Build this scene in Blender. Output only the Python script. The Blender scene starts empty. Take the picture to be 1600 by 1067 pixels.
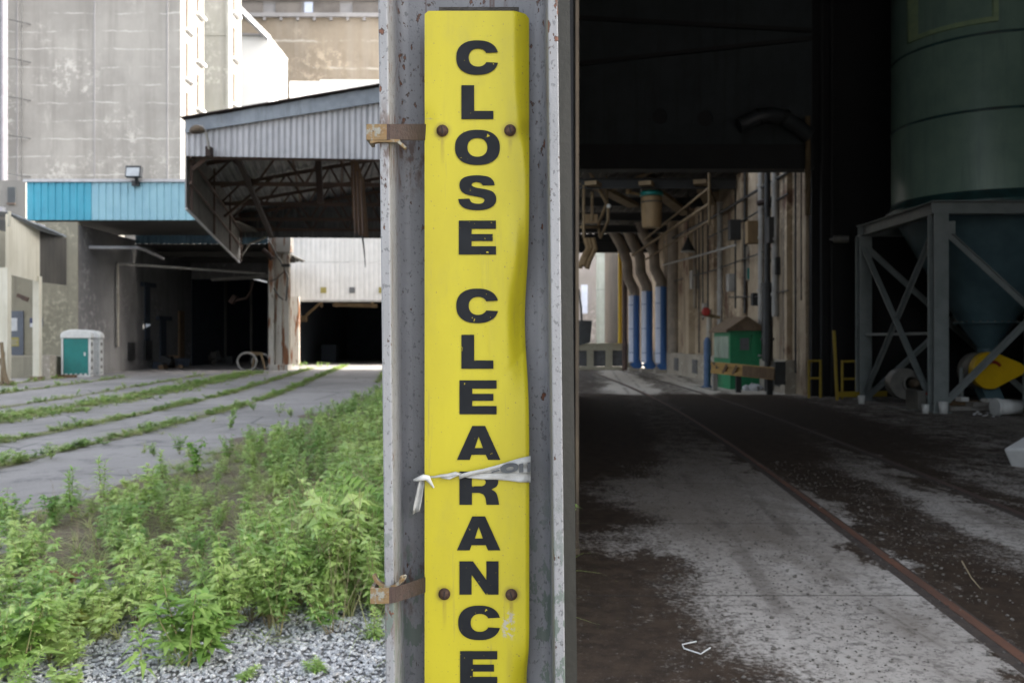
import bpy, bmesh, math, random
import numpy as np
from mathutils import Vector, Matrix

random.seed(7)
rng = np.random.default_rng(7)
C = bpy.context.scene.collection
SC = bpy.context.scene

# ------------------------------------------------------------------ camera, world, sun, exposure
F = 1400.0            # focal length in photograph pixels (1600 wide)
EYE = 1.5
HOR = 532.0
cam = bpy.data.cameras.new('camera')
camo = bpy.data.objects.new('camera', cam)
C.objects.link(camo)
camo.location = (0, 0, EYE)
camo.rotation_euler = (math.radians(90), 0, 0)
cam.sensor_width = 36
cam.lens = 36 * F / 1600
cam.shift_y = (HOR - 533.5) / 1600
cam.clip_start = 0.05
cam.clip_end = 3000
cam.dof.use_dof = True
cam.dof.focus_distance = 1.70
cam.dof.aperture_fstop = 7.5
SC.camera = camo

SUN_EL, SUN_AZ = math.radians(31), math.radians(90)     # from +X, a little behind the camera
w = bpy.data.worlds.new('World')
SC.world = w
w.use_nodes = True
wn = w.node_tree
bg = wn.nodes['Background']
sky = wn.nodes.new('ShaderNodeTexSky')
sky.sky_type = 'NISHITA'
sky.sun_disc = False
sky.sun_elevation = SUN_EL
sky.sun_rotation = SUN_AZ
sky.dust_density = 4.0
sky.ozone_density = 0.6
hs = wn.nodes.new('ShaderNodeHueSaturation')
hs.inputs['Saturation'].default_value = 0.40
wn.links.new(sky.outputs[0], hs.inputs['Color'])
wn.links.new(hs.outputs[0], bg.inputs['Color'])
bg.inputs['Strength'].default_value = 0.15

sl = bpy.data.lights.new('sun', 'SUN')
sl.energy = 3.2
sl.angle = math.radians(0.5)
sl.color = (1.0, 0.95, 0.86)
so = bpy.data.objects.new('sun', sl)
C.objects.link(so)
sd = Vector((math.sin(SUN_AZ) * math.cos(SUN_EL), math.cos(SUN_AZ) * math.cos(SUN_EL), math.sin(SUN_EL)))
so.rotation_euler = sd.to_track_quat('Z', 'Y').to_euler()
so.location = (30, -5, 40)

SC.view_settings.view_transform = 'Standard'
SC.view_settings.look = 'None'
SC.view_settings.exposure = 2.35
SC.view_settings.gamma = 1
SC.cycles.use_denoising = True
SC.cycles.max_bounces = 8
SC.cycles.diffuse_bounces = 5
SC.cycles.sample_clamp_indirect = 6.0
SC.cycles.caustics_reflective = False
SC.cycles.caustics_refractive = False

# ------------------------------------------------------------------ coordinates
def X(px, d): return (px - 800) / F * d
def Z(py, d): return EYE - (py - HOR) / F * d
def at(px, py, d): return Vector((X(px, d), d, Z(py, d)))
def gd(py): return EYE * F / (py - HOR)                     # depth of a ground point seen at row py

# ------------------------------------------------------------------ mesh builder
LOC = {}          # root location of every empty / parented part
class MB:
    def __init__(s): s.v, s.f, s.m, s.sm = [], [], [], []
    def add(s, vs, fs, mi=0, smooth=False):
        b = len(s.v)
        s.v += [tuple(v) for v in vs]
        for f in fs:
            s.f.append(tuple(i + b for i in f)); s.m.append(mi); s.sm.append(smooth)
        return s
    def box(s, c, size, rz=0, mi=0, rot=None):
        hx, hy, hz = size[0] / 2, size[1] / 2, size[2] / 2
        R = rot if rot is not None else Matrix.Rotation(rz, 3, 'Z')
        c = Vector(c)
        vs = [c + R @ Vector((x * hx, y * hy, z * hz)) for z in (-1, 1) for y in (-1, 1) for x in (-1, 1)]
        return s.add(vs, [(0, 2, 3, 1), (4, 5, 7, 6), (0, 1, 5, 4), (2, 6, 7, 3), (0, 4, 6, 2), (1, 3, 7, 5)], mi)
    def bb(s, x0, x1, y0, y1, z0, z1, mi=0):
        return s.box(((x0 + x1) / 2, (y0 + y1) / 2, (z0 + z1) / 2), (x1 - x0, y1 - y0, z1 - z0), 0, mi)
    def beam(s, p, q, w, h, mi=0, up=(0, 0, 1)):
        p, q = Vector(p), Vector(q)
        d = (q - p); L = d.length; d.normalize()
        u = Vector(up)
        if abs(d.dot(u)) > 0.98: u = Vector((0, 1, 0))
        a = d.cross(u).normalized(); b = a.cross(d).normalized()
        R = Matrix((a, d, b)).transposed()
        return s.box((p + q) / 2, (w, L, h), 0, mi, R)
    def tube(s, pts, r, n=10, mi=0, caps=True):
        pts = [Vector(p) for p in pts]
        rs = r if isinstance(r, (list, tuple)) else [r] * len(pts)
        vs, fs = [], []
        prev = None
        for i, p in enumerate(pts):
            t = (pts[min(i + 1, len(pts) - 1)] - pts[max(i - 1, 0)]).normalized()
            if prev is None:
                a = t.cross(Vector((0, 0, 1)) if abs(t.z) < 0.9 else Vector((1, 0, 0))).normalized()
            else:
                a = (prev - t * prev.dot(t)).normalized()
            prev = a
            b = t.cross(a)
            for k in range(n):
                an = 2 * math.pi * k / n
                vs.append(p + (a * math.cos(an) + b * math.sin(an)) * rs[i])
        for i in range(len(pts) - 1):
            for k in range(n):
                k2 = (k + 1) % n
                fs.append((i * n + k, i * n + k2, (i + 1) * n + k2, (i + 1) * n + k))
        s.add(vs, fs, mi, True)
        if caps:
            s.add(vs[:n], [tuple(reversed(range(n)))], mi)
            s.add(vs[-n:], [tuple(range(n))], mi)
        return s
    def lathe(s, c, prof, n=32, mi=0, axis=None, smooth=True):
        """prof: list of (radius, height) from c along axis"""
        c = Vector(c)
        ax = Vector(axis).normalized() if axis else Vector((0, 0, 1))
        a = ax.cross(Vector((0, 1, 0)) if abs(ax.y) < 0.9 else Vector((1, 0, 0))).normalized()
        b = ax.cross(a)
        vs, fs = [], []
        for (r, h) in prof:
            for k in range(n):
                an = 2 * math.pi * k / n
                vs.append(c + ax * h + (a * math.cos(an) + b * math.sin(an)) * r)
        for i in range(len(prof) - 1):
            for k in range(n):
                k2 = (k + 1) % n
                fs.append((i * n + k, i * n + k2, (i + 1) * n + k2, (i + 1) * n + k))
        s.add(vs, fs, mi, smooth)
        if prof[0][0] > 1e-4: s.add(vs[:n], [tuple(reversed(range(n)))], mi)
        if prof[-1][0] > 1e-4: s.add(vs[-n:], [tuple(range(n))], mi)
        return s
    def prism(s, poly, ext, mi=0):
        """poly: 3-D outline; ext: extrusion vector"""
        n = len(poly); e = Vector(ext)
        p = [Vector(q) for q in poly]
        vs = p + [q + e for q in p]
        fs = [tuple(reversed(range(n))), tuple(range(n, 2 * n))]
        fs += [(i, (i + 1) % n, (i + 1) % n + n, i + n) for i in range(n)]
        return s.add(vs, fs, mi)
    def corr(s, p0, p1, zb, zt, pitch=0.2, amp=0.03, th=0.006, mi=0, shape='trap', rows=1):
        """corrugated upright sheet from p0 to p1 (xy); zb, zt: (z at p0, z at p1)"""
        p0, p1 = Vector((p0[0], p0[1], 0)), Vector((p1[0], p1[1], 0))
        d = p1 - p0; L = d.length; d.normalize()
        nrm = Vector((d.y, -d.x, 0))
        prof = []
        k = max(1, round(L / pitch)); pt = L / k
        for i in range(k):
            if shape == 'trap':
                for (t, a) in ((0, 0), (.32, 0), (.42, 1), (.9, 1)): prof.append(((i + t) * pt, a * amp))
            elif shape == 'rib':
                for (t, a) in ((0, 0), (.78, 0), (.82, 1), (.96, 1)): prof.append(((i + t) * pt, a * amp))
            else:
                for j in range(6):
                    prof.append(((i + j / 6) * pt, amp * .5 * (1 + math.sin(2 * math.pi * j / 6))))
        prof.append((L, 0))
        vs = []
        for (t, a) in prof:
            for off in (a, a - th):
                b = p0 + d * t + nrm * off
                f = t / L
                vs.append(b + Vector((0, 0, zb[0] + (zb[1] - zb[0]) * f)))
                vs.append(b + Vector((0, 0, zt[0] + (zt[1] - zt[0]) * f)))
        fs = []
        for i in range(len(prof) - 1):
            a, b = 4 * i, 4 * (i + 1)
            fs += [(a, b, b + 1, a + 1), (b + 2, a + 2, a + 3, b + 3), (a + 1, b + 1, b + 3, a + 3), (a, a + 2, b + 2, b)]
        e = 4 * (len(prof) - 1)
        fs += [(0, 1, 3, 2), (e, e + 2, e + 3, e + 1)]
        return s.add(vs, fs, mi)
    def ribroof(s, p0, p1, q0, q1, pitch=0.25, amp=0.04, th=0.01, mi=0):
        """ribbed sheet between edge p0-p1 and edge q0-q1, ribs run p->q"""
        p0, p1, q0, q1 = map(Vector, (p0, p1, q0, q1))
        k = max(1, round((p1 - p0).length / pitch))
        up = (p1 - p0).cross(q0 - p0).normalized()
        if up.z < 0: up = -up
        ts = []
        for i in range(k):
            for (t, a) in ((0, 0), (.5, 0), (.6, amp), (.9, amp)): ts.append(((i + t) / k, a))
        ts.append((1, 0))
        vs = []
        for (t, a) in ts:
            a0, a1 = p0.lerp(p1, t), q0.lerp(q1, t)
            vs += [a0 + up * a, a1 + up * a, a0 + up * (a - th), a1 + up * (a - th)]
        fs = []
        for i in range(len(ts) - 1):
            a, b = 4 * i, 4 * i + 4
            fs += [(a, b, b + 1, a + 1), (b + 2, a + 2, a + 3, b + 3), (a, a + 2, b + 2, b), (a + 1, b + 1, b + 3, a + 3)]
        e = 4 * (len(ts) - 1)
        fs += [(0, 1, 3, 2), (e, e + 2, e + 3, e + 1)]
        return s.add(vs, fs, mi)
    def angle(s, p, q, w, t=0.012, mi=0):
        """L-section steel angle"""
        s.beam(p, q, w, t, mi)
        p, q = Vector(p), Vector(q)
        s.beam(p + Vector((0, 0, -w / 2)), q + Vector((0, 0, -w / 2)), t * 1.1, w * .97, mi)
        return s
    def build(s, name, mats, parent=None, bevel=0, label=None):
        me = bpy.data.meshes.new(name)
        o = bpy.data.objects.new(name, me)
        if parent is not None:
            base = LOC[parent.name]
        else:
            a = np.array(s.v)
            base = Vector(((a[:, 0].min() + a[:, 0].max()) / 2, (a[:, 1].min() + a[:, 1].max()) / 2, a[:, 2].min()))
            o.location = base
        me.from_pydata([(x - base[0], y - base[1], z - base[2]) for (x, y, z) in s.v], [], s.f)
        me.polygons.foreach_set('material_index', s.m)
        me.polygons.foreach_set('use_smooth', s.sm)
        for m in (mats if isinstance(mats, (list, tuple)) else [mats]): me.materials.append(m)
        me.update()
        C.objects.link(o)
        if parent is not None: o.parent = parent
        LOC[o.name] = base
        if bevel:
            bm = o.modifiers.new('bevel', 'BEVEL'); bm.width = bevel; bm.segments = 2; bm.limit_method = 'ANGLE'
        if label: o['label'] = label
        return o

def tag(o, label, cat, group=None):
    o['label'] = label; o['category'] = cat
    if group: o['group'] = group
    return o
def thing(name, label, cat, loc, group=None):
    o = bpy.data.objects.new(name, None)
    C.objects.link(o)
    o.location = loc
    o.empty_display_size = 0.1
    LOC[o.name] = Vector(loc)
    return tag(o, label, cat, group)
def struct(o, kind='structure'):
    o['kind'] = kind
    return o
def copy_thing(src, loc, label, rz=None, scale=None):
    r = src.copy(); C.objects.link(r); r.location = loc
    if rz is not None: r.rotation_euler = (0, 0, rz)
    if scale: r.scale = (scale,) * 3
    LOC[r.name] = Vector(loc)
    r['label'] = label
    for ch in list(src.children):
        c = ch.copy(); C.objects.link(c); c.parent = r
        for g in ch.children:
            e = g.copy(); C.objects.link(e); e.parent = c
    return r
def np_mesh(name, V, T, mats, base=(0, 0, 0), parent=None, smooth=False, mi=None):
    me = bpy.data.meshes.new(name)
    V = np.asarray(V, dtype=np.float32) - np.asarray(base, dtype=np.float32)
    T = np.asarray(T, dtype=np.int32)
    n = T.shape[1]
    me.vertices.add(len(V)); me.vertices.foreach_set('co', V.ravel())
    me.loops.add(T.size); me.loops.foreach_set('vertex_index', T.ravel())
    me.polygons.add(len(T))
    me.polygons.foreach_set('loop_start', np.arange(0, T.size, n, dtype=np.int32))
    me.polygons.foreach_set('loop_total', np.full(len(T), n, dtype=np.int32))
    if mi is not None: me.polygons.foreach_set('material_index', np.asarray(mi, dtype=np.int32))
    me.polygons.foreach_set('use_smooth', np.full(len(T), smooth))
    for m in (mats if isinstance(mats, (list, tuple)) else [mats]): me.materials.append(m)
    me.update(calc_edges=True)
    o = bpy.data.objects.new(name, me)
    C.objects.link(o)
    if parent is not None: o.parent = parent
    else: o.location = base
    LOC[o.name] = Vector(base)
    return o
def fill_plate(outer, holes=()):
    """2-D polygon with holes -> (verts2d, tris)"""
    bm = bmesh.new()
    for loop in [outer] + list(holes):
        vs = [bm.verts.new((p[0], p[1], 0)) for p in loop]
        for i in range(len(vs)): bm.edges.new((vs[i], vs[(i + 1) % len(vs)]))
    bmesh.ops.triangle_fill(bm, use_beauty=True, use_dissolve=False, edges=bm.edges[:])
    bm.verts.index_update()
    v = [(q.co.x, q.co.y) for q in bm.verts]
    f = []
    for fc in bm.faces:
        ids = [q.index for q in fc.verts]
        if fc.normal.z < 0: ids.reverse()
        f.append(tuple(ids))
    bm.free()
    return v, f

# ------------------------------------------------------------------ materials
class NT:
    def __init__(s, name):
        s.m = bpy.data.materials.new(name); s.m.use_nodes = True
        s.t = s.m.node_tree; s.b = s.t.nodes['Principled BSDF']
        s.co = s.t.nodes.new('ShaderNodeTexCoord').outputs['Object']
    def n(s, typ): return s.t.nodes.new(typ)
    def l(s, a, b): s.t.links.new(a, b)
    def put(s, sock, v):
        if hasattr(v, 'is_linked') or isinstance(v, bpy.types.NodeSocket): s.l(v, sock)
        elif isinstance(v, (tuple, list)) and len(v) == 3 and sock.type == 'RGBA': sock.default_value = (*v, 1)
        else: sock.default_value = v
    def mapv(s, scale=(1, 1, 1), co=None, rot=(0, 0, 0)):
        n = s.n('ShaderNodeMapping'); s.l(co or s.co, n.inputs[0])
        n.inputs['Scale'].default_value = scale; n.inputs['Rotation'].default_value = rot
        return n.outputs[0]
    def noise(s, scale, detail=4, rough=.55, stretch=None, dist=0, co=None):
        n = s.n('ShaderNodeTexNoise')
        s.l(s.mapv(stretch, co) if stretch else (co or s.co), n.inputs['Vector'])
        n.inputs['Scale'].default_value = scale; n.inputs['Detail'].default_value = detail
        n.inputs['Roughness'].default_value = rough; n.inputs['Distortion'].default_value = dist
        return n.outputs['Fac']
    def vor(s, scale, feature='F1', stretch=None, out='Distance'):
        n = s.n('ShaderNodeTexVoronoi'); n.feature = feature
        s.l(s.mapv(stretch) if stretch else s.co, n.inputs['Vector'])
        n.inputs['Scale'].default_value = scale
        return n.outputs[out]
    def step(s, v, a, b, lo=0, hi=1):
        n = s.n('ShaderNodeMapRange'); s.put(n.inputs[0], v)
        n.inputs[1].default_value = a; n.inputs[2].default_value = b
        n.inputs[3].default_value = lo; n.inputs[4].default_value = hi
        n.interpolation_type = 'SMOOTHSTEP'
        return n.outputs[0]
    def math(s, op, a, b=0.0):
        n = s.n('ShaderNodeMath'); n.operation = op
        s.put(n.inputs[0], a); s.put(n.inputs[1], b)
        return n.outputs[0]
    def mix(s, f, a, b):
        n = s.n('ShaderNodeMix'); n.data_type = 'RGBA'
        s.put(n.inputs[0], f); s.put(n.inputs[6], a); s.put(n.inputs[7], b)
        return n.outputs[2]
    def sep(s, co=None):
        n = s.n('ShaderNodeSeparateXYZ'); s.l(co or s.co, n.inputs[0]); return n.outputs
    def world(s):
        return s.n('ShaderNodeNewGeometry').outputs['Position']
    def bump(s, h, strength=.3, dist=.02):
        n = s.n('ShaderNodeBump'); s.put(n.inputs['Height'], h)
        n.inputs['Strength'].default_value = strength; n.inputs['Distance'].default_value = dist
        s.l(n.outputs[0], s.b.inputs['Normal'])
    def done(s, col, rough=.7, metal=0, spec=None):
        s.put(s.b.inputs['Base Color'], col)
        s.put(s.b.inputs['Roughness'], rough)
        s.b.inputs['Metallic'].default_value = metal
        if spec is not None: s.b.inputs['Specular IOR Level'].default_value = spec
        return s.m

def M(name, col, col2=None, scale=3, stretch=None, rough=.7, metal=0, spots=(), bump=.15, bscale=None, spec=None, bdist=.01):
    """mottled material; spots: (colour, scale, threshold, softness, stretch)"""
    t = NT(name)
    c2 = col2 or tuple(c * .78 for c in col)
    c = t.mix(t.step(t.noise(scale, 5, .6, stretch), .3, .7), col, c2)
    for (sc_, s_, th, so_, st) in spots:
        c = t.mix(t.step(t.noise(s_, 5, .6, st), th, th + so_), c, sc_)
    if bump: t.bump(t.noise(bscale or scale * 6, 4, .6), bump, bdist)
    return t.done(c, rough, metal, spec)

# =================================================================== MATERIALS
m_asphalt = None
def asphalt():
    t = NT('weathered_asphalt')
    c = t.mix(t.step(t.noise(.35, 6, .65), .35, .68), (.30, .28, .265), (.20, .187, .175))
    c = t.mix(t.step(t.noise(2.2, 6, .7), .52, .72), c, (.13, .122, .12))
    c = t.mix(t.step(t.noise(45, 3, .7), .55, .75), c, (.42, .41, .40))
    cr = t.step(t.vor(.42, 'DISTANCE_TO_EDGE', (1, .7, 1)), .016, .002)
    c = t.mix(t.math('MULTIPLY', t.math('MULTIPLY', cr, .7), t.step(t.noise(.5, 3), .40, .55)), c, (.05, .057, .05))
    t.bump(t.noise(60, 4, .7), .25, .01)
    return t.done(c, .85)
def floor_mat():
    t = NT('dirty_concrete_floor')
    t.co = t.world()
    s = t.sep()
    # distance from the nearer rail, in metres, roughly constant along the curving track
    u = t.math('SUBTRACT', s[0], t.math('MULTIPLY', s[1], .088))
    n1 = t.noise(.62, 7, .66, (1.4, .7, 1), .3); n2 = t.noise(3.4, 8, .76, (1.1, .8, 1)); n3 = t.noise(34, 5, .8)
    r = t.n('ShaderNodeValToRGB'); e = r.color_ramp
    ds = t.math('ADD', t.math('MULTIPLY', t.math('SUBTRACT', n1, .5), 1.9), t.math('MULTIPLY', t.math('SUBTRACT', n2, .5), .9))
    t.l(t.math('MULTIPLY', t.math('ADD', u, ds), .1), r.inputs[0])
    pts = [(0, .85), (.045, .8), (.075, .40), (.105, .15), (.185, .14), (.2, .6), (.207, .86), (.27, .8), (.32, .34), (.35, .3), (.364, .8), (.378, .8), (.41, .45), (.55, .38), (.60, .62), (.8, .42), (1, .45)]
    e.elements[0].position = 0; e.elements[0].color = (1, 1, 1, 1)
    e.elements[1].position = 1; e.elements[1].color = (.7, .7, .7, 1)
    for p, v in pts[1:-1]:
        q = e.elements.new(p); q.color = (v, v, v, 1)
    far = t.math('MULTIPLY', t.math('MULTIPLY', t.step(s[1], 7.5, 15), t.step(u, 6.2, 4.6)), .55)
    dm = t.math('ADD', t.math('ADD', r.outputs[0], far), t.math('MULTIPLY', t.math('SUBTRACT', n2, .5), 1.5))
    dm = t.math('ADD', dm, t.math('MULTIPLY', t.math('SUBTRACT', n3, .5), 1.9))
    for (bx_, by_, ex, ey, am) in ((1.15, 8.9, .5, 1.1, .5), (.95, 6.7, .75, .55, .38), (2.9, 5.3, .5, .8, -.3), (4.0, 7.2, .5, 1.4, .35)):
        qx = t.math('DIVIDE', t.math('SUBTRACT', s[0], bx_), ex); qy = t.math('DIVIDE', t.math('SUBTRACT', s[1], by_), ey)
        dm = t.math('SUBTRACT', dm, t.math('MULTIPLY', t.step(t.math('ADD', t.math('ADD', t.math('MULTIPLY', qx, qx), t.math('MULTIPLY', qy, qy)), t.math('MULTIPLY', t.math('SUBTRACT', n2, .5), 2.5)), 1.3, .3), am))
    dm = t.math('SUBTRACT', dm, t.math('MULTIPLY', t.step(s[1], 24.2, 25.4), .75))  # dirt cleared past the end wall so the floor there looks sunlit
    dirt = t.step(dm, .30, .78)
    con = t.mix(t.step(n1, .35, .65), (.38, .355, .325), (.28, .255, .228))
    n4 = t.noise(13, 6, .75)
    con = t.mix(t.math('MULTIPLY', t.step(n4, .50, .62), .75), con, (.135, .122, .11))
    con = t.mix(t.step(n3, .54, .62), con, (.12, .11, .10))
    con = t.mix(t.math('MULTIPLY', t.step(t.noise(1.7, 5, .65, (1, .4, 1)), .46, .68), .62), con, (.13, .11, .09))
    dr = t.mix(t.step(t.noise(7, 6, .7), .35, .65), (.044, .030, .020), (.023, .0155, .0105))
    dr = t.mix(t.step(n3, .6, .68), dr, (.09, .07, .052))
    wn_ = t.math('ADD', s[1], t.math('MULTIPLY', t.math('SUBTRACT', n1, .5), 7.0))
    con = t.mix(t.math('MULTIPLY', t.math('MULTIPLY', t.step(wn_, 5.4, 9.0), t.step(u, 3.2, 2.4)), .62), con, (.145, .122, .10))
    con = t.mix(t.math('MULTIPLY', t.step(s[1], 24.2, 25.4), .8), con, (.58, .54, .47))  # paler concrete past the end wall: a patch of sunlight painted in
    c = t.mix(dirt, con, dr)
    # rust bleeding beside the rails is dirt, the slab joints are real grooves
    y = t.math('ADD', s[1], t.math('MULTIPLY', t.math('SUBTRACT', t.noise(3, 3), .5), .03))
    j = t.math('ABSOLUTE', t.math('SUBTRACT', t.math('FRACT', t.math('DIVIDE', t.math('SUBTRACT', y, .1), 2.06)), .5))
    c = t.mix(t.math('MULTIPLY', t.step(j, .006, .002), .85), c, (.035, .03, .025))
    ck = t.math('MULTIPLY', t.step(t.vor(.8, 'DISTANCE_TO_EDGE', (1, .6, 1)), .012, .002), t.step(t.noise(.9, 3), .5, .58))
    c = t.mix(t.math('MULTIPLY', ck, .3), c, (.03, .025, .02))
    for (ux, uw) in ((1.12, .09), (1.62, .08), (3.35, .1)):
        tk = t.math('MULTIPLY', t.step(t.math('ABSOLUTE', t.math('SUBTRACT', t.math('ADD', u, t.math('MULTIPLY', n1, .12)), ux)), uw, uw * .4), t.step(t.noise(2.2, 5, .7, (1, .35, 1)), .42, .62))
        c = t.mix(t.math('MULTIPLY', tk, .5), c, (.06, .048, .038))
    t.bump(t.math('ADD', n3, t.math('MULTIPLY', dirt, .8)), .35, .012)
    return t.done(c, .82, 0, .18)

m_gravelbed = M('grey_gravel_bed', (.26, .26, .265), (.14, .135, .13), 60, rough=.9, bump=.8, bscale=70, bdist=.02)
def stone_mat():
    t = NT('grey_stones')
    r = t.n('ShaderNodeNewGeometry').outputs['Random Per Island']
    q = t.n('ShaderNodeValToRGB'); t.l(r, q.inputs[0])
    e = q.color_ramp
    for i, (p, c) in enumerate([(0, (.24, .25, .27)), (.3, (.43, .44, .455)), (.6, (.55, .555, .565)), (.85, (.66, .66, .65)), (1, (.4, .375, .345))]):
        k = e.elements[i] if i < 2 else e.elements.new(p)
        k.position = p; k.color = (*c, 1)
    c = t.mix(t.step(t.noise(90, 3), .4, .7), q.outputs[0], (.27, .275, .28))
    return t.done(c, .85)
def leaf_mat(name, cols, trans=.45):
    t = NT(name)
    r = t.n('ShaderNodeNewGeometry').outputs['Random Per Island']
    q = t.n('ShaderNodeValToRGB'); t.l(r, q.inputs[0]); e = q.color_ramp
    for i, c in enumerate(cols):
        p = i / (len(cols) - 1)
        k = e.elements[0] if i == 0 else e.elements.new(p)
        if i == len(cols) - 1: e.elements.remove(k); k = e.elements[-1]
        k.position = p; k.color = (*c, 1)
    pn = t.noise(1.6, 4, .65, co=t.world())
    c = t.mix(t.step(pn, .42, .68), q.outputs[0], tuple(min(.75, v) for v in (cols[-1][0] * 1.12, cols[-1][1] * 1.1, cols[-1][2] * 1.0)))
    c = t.mix(t.math('MULTIPLY', t.step(pn, .44, .3), .75), c, (cols[0][0] * .8, cols[0][1] * .95, cols[0][2] * 1.2))
    t.done(c, .55)
    tr = t.n('ShaderNodeBsdfTranslucent'); t.put(tr.inputs[0], c)
    ms = t.n('ShaderNodeMixShader'); ms.inputs[0].default_value = trans
    t.l(t.b.outputs[0], ms.inputs[1]); t.l(tr.outputs[0], ms.inputs[2])
    t.l(ms.outputs[0], t.t.nodes['Material Output'].inputs[0])
    return t.m
m_leaf = leaf_mat('weed_leaves', [(.19, .34, .07), (.31, .49, .12), (.42, .58, .18), (.29, .46, .18), (.52, .63, .26)])
m_leaf2 = leaf_mat('bright_weed_leaves', [(.14, .29, .06), (.20, .39, .085), (.27, .44, .10), (.33, .48, .14)])
m_leafy = leaf_mat('yellowing_leaves', [(.34, .30, .04), (.22, .27, .05), (.40, .28, .05), (.24, .3, .06)])
m_leafb = leaf_mat('reddish_brown_leaves', [(.16, .07, .03), (.22, .11, .05), (.13, .09, .035), (.2, .14, .05)])
m_grass = leaf_mat('grass_blades', [(.24, .33, .07), (.32, .43, .11), (.39, .46, .16), (.45, .46, .23)])
m_stem = M('weed_stems', (.2, .24, .09), (.3, .22, .12), 9, rough=.8, bump=0)
m_dry = M('dry_straw', (.34, .28, .18), (.22, .17, .1), 9, rough=.9, bump=0)

RUST = (.115, .04, .018); RUSTB = (.19, .075, .028)
def post_paint(name, col, dark=False):
    t = NT(name)
    n = t.noise(14, 5, .6, (1, 1, .25))
    c = t.mix(t.step(n, .3, .7), col, tuple(k * .8 for k in col))
    c = t.mix(t.step(t.noise(130, 3, .6, (1, 1, .7)), .58, .64), c, tuple(k * .52 for k in col))
    # chips down to rust, denser in the upper part
    z = t.sep()[2]
    hi = t.math('MULTIPLY', t.step(z, 1.3, 2.2), .075)
    f = t.math('ADD', t.noise(75, 4, .55, (1, 1, .6)), hi)
    cl = t.math('ADD', f, t.math('MULTIPLY', t.math('SUBTRACT', t.noise(9, 3, .5), .5), .3))
    c = t.mix(t.step(cl, .68, .70), c, (.05, .028, .02))
    c = t.mix(t.step(cl, .725, .745), c, RUST)
    st = t.math('MULTIPLY', t.step(t.noise(34, 4, .6, (1, 1, .035)), .60, .68), t.step(z, 1.35, 1.75))
    c = t.mix(t.math('MULTIPLY', st, .8), c, (.075, .036, .025))
    db = t.math('MINIMUM', t.math('ABSOLUTE', t.math('SUBTRACT', z, 1.86)), t.math('ABSOLUTE', t.math('SUBTRACT', z, 1.02)))
    rb = t.math('MULTIPLY', t.math('MULTIPLY', t.step(db, .10, .02), t.step(t.noise(60, 5, .7, (1, 1, .4)), .45, .6)), t.step(t.sep()[0], -.06, -.10))
    c = t.mix(t.math('MULTIPLY', rb, .8), c, (.07, .035, .02))
    lo = t.step(z, 1.35, .95)
    pe = t.math('MULTIPLY', t.step(t.noise(38, 5, .65, (1, 1, .5)), .53, .56), lo)
    c = t.mix(pe, c, (.10, .125, .11))
    t.bump(t.math('ADD', t.noise(240, 2, .5), t.math('MULTIPLY', t.step(cl, .68, .7), -1.2)), .32, .002)
    return t.done(c, .5)
m_post = post_paint('speckled_grey_steel_paint', (.20, .205, .22))
m_postedge = post_paint('pale_grey_steel_paint', (.235, .24, .25))
def sign_yellow():
    t = NT('yellow_sign_face')
    c = t.mix(t.step(t.noise(7, 5, .6, (1, 1, .35)), .3, .7), (.54, .47, .012), (.47, .40, .012))
    c = t.mix(t.math('MULTIPLY', t.step(t.noise(26, 5, .65, (1, 1, .12)), .56, .75), .5), c, (.42, .345, .03))
    c = t.mix(t.step(t.noise(210, 2, .5), .68, .72), c, (.26, .2, .05))
    c = t.mix(t.math('MULTIPLY', t.step(t.noise(60, 5, .7, (1, 1, .05)), .60, .72), .55), c, (.30, .24, .06))
    c = t.mix(t.step(t.noise(16, 6, .8, (.12, 1, 1), .4), .69, .71), c, (.36, .30, .10))
    s = t.sep()
    # scuffed bare patch beside the lower letters
    px = t.step(t.math('ABSOLUTE', t.math('SUBTRACT', s[0], .061)), .016, .006)
    pz = t.step(t.math('ABSOLUTE', t.math('SUBTRACT', s[2], SCUFFZ)), .035, .015)
    sc = t.math('MULTIPLY', t.math('MULTIPLY', px, pz), t.step(t.noise(85, 5, .7, (1, 1, 1)), .5, .55))
    c = t.mix(sc, c, (.42, .40, .34))
    cx_ = (sx(S_L) + sx(S_R)) / 2
    for (px, py) in ((691.5, 205), (797, 204.5), (694.5, 927), (799, 928)):
        dx = t.math('SUBTRACT', s[0], sx(px) - cx_); dz = t.math('SUBTRACT', s[2], sz(py) - sz(S_B))
        rr = t.math('SQRT', t.math('ADD', t.math('MULTIPLY', dx, dx), t.math('MULTIPLY', dz, dz)))
        k = t.math('MULTIPLY', t.step(rr, .021, .011), .55)
        dr = t.math('MULTIPLY', t.math('MULTIPLY', t.step(t.math('ABSOLUTE', dx), .006, .001), t.step(dz, 0, -.004)), t.step(dz, -.085, -.012))
        k = t.math('MULTIPLY', t.math('MAXIMUM', k, t.math('MULTIPLY', dr, .5)), t.step(t.noise(45, 4, .6, (1, 1, .3)), .25, .6))
        c = t.mix(k, c, (.22, .14, .03))
    gr = t.math('MULTIPLY', t.step(t.noise(5.5, 6, .7, (1, 1, .5)), .50, .72), .5)
    c = t.mix(gr, c, (.36, .315, .045))
    t.bump(t.math('ADD', t.noise(9, 3, .5, (1, 1, .4)), t.math('MULTIPLY', t.noise(60, 4, .6), .12)), .2, .01)
    return t.done(c, .46)
def letter_dark():
    t = NT('faded_black_lettering')
    c = t.mix(t.step(t.noise(20, 4), .3, .7), (.011, .0125, .015), (.016, .018, .021))
    ch = t.step(t.noise(120, 4, .6, (1, 1, .8)), .685, .70)
    return t.done(t.mix(ch, c, (.45, .38, .03)), .65, 0, .18)
m_rust = M('rusted_steel', (.030, .019, .016), (.042, .025, .02), 22, spots=[((.022, .015, .014), 60, .55, .1, None)], rough=.85, bump=.3)
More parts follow.
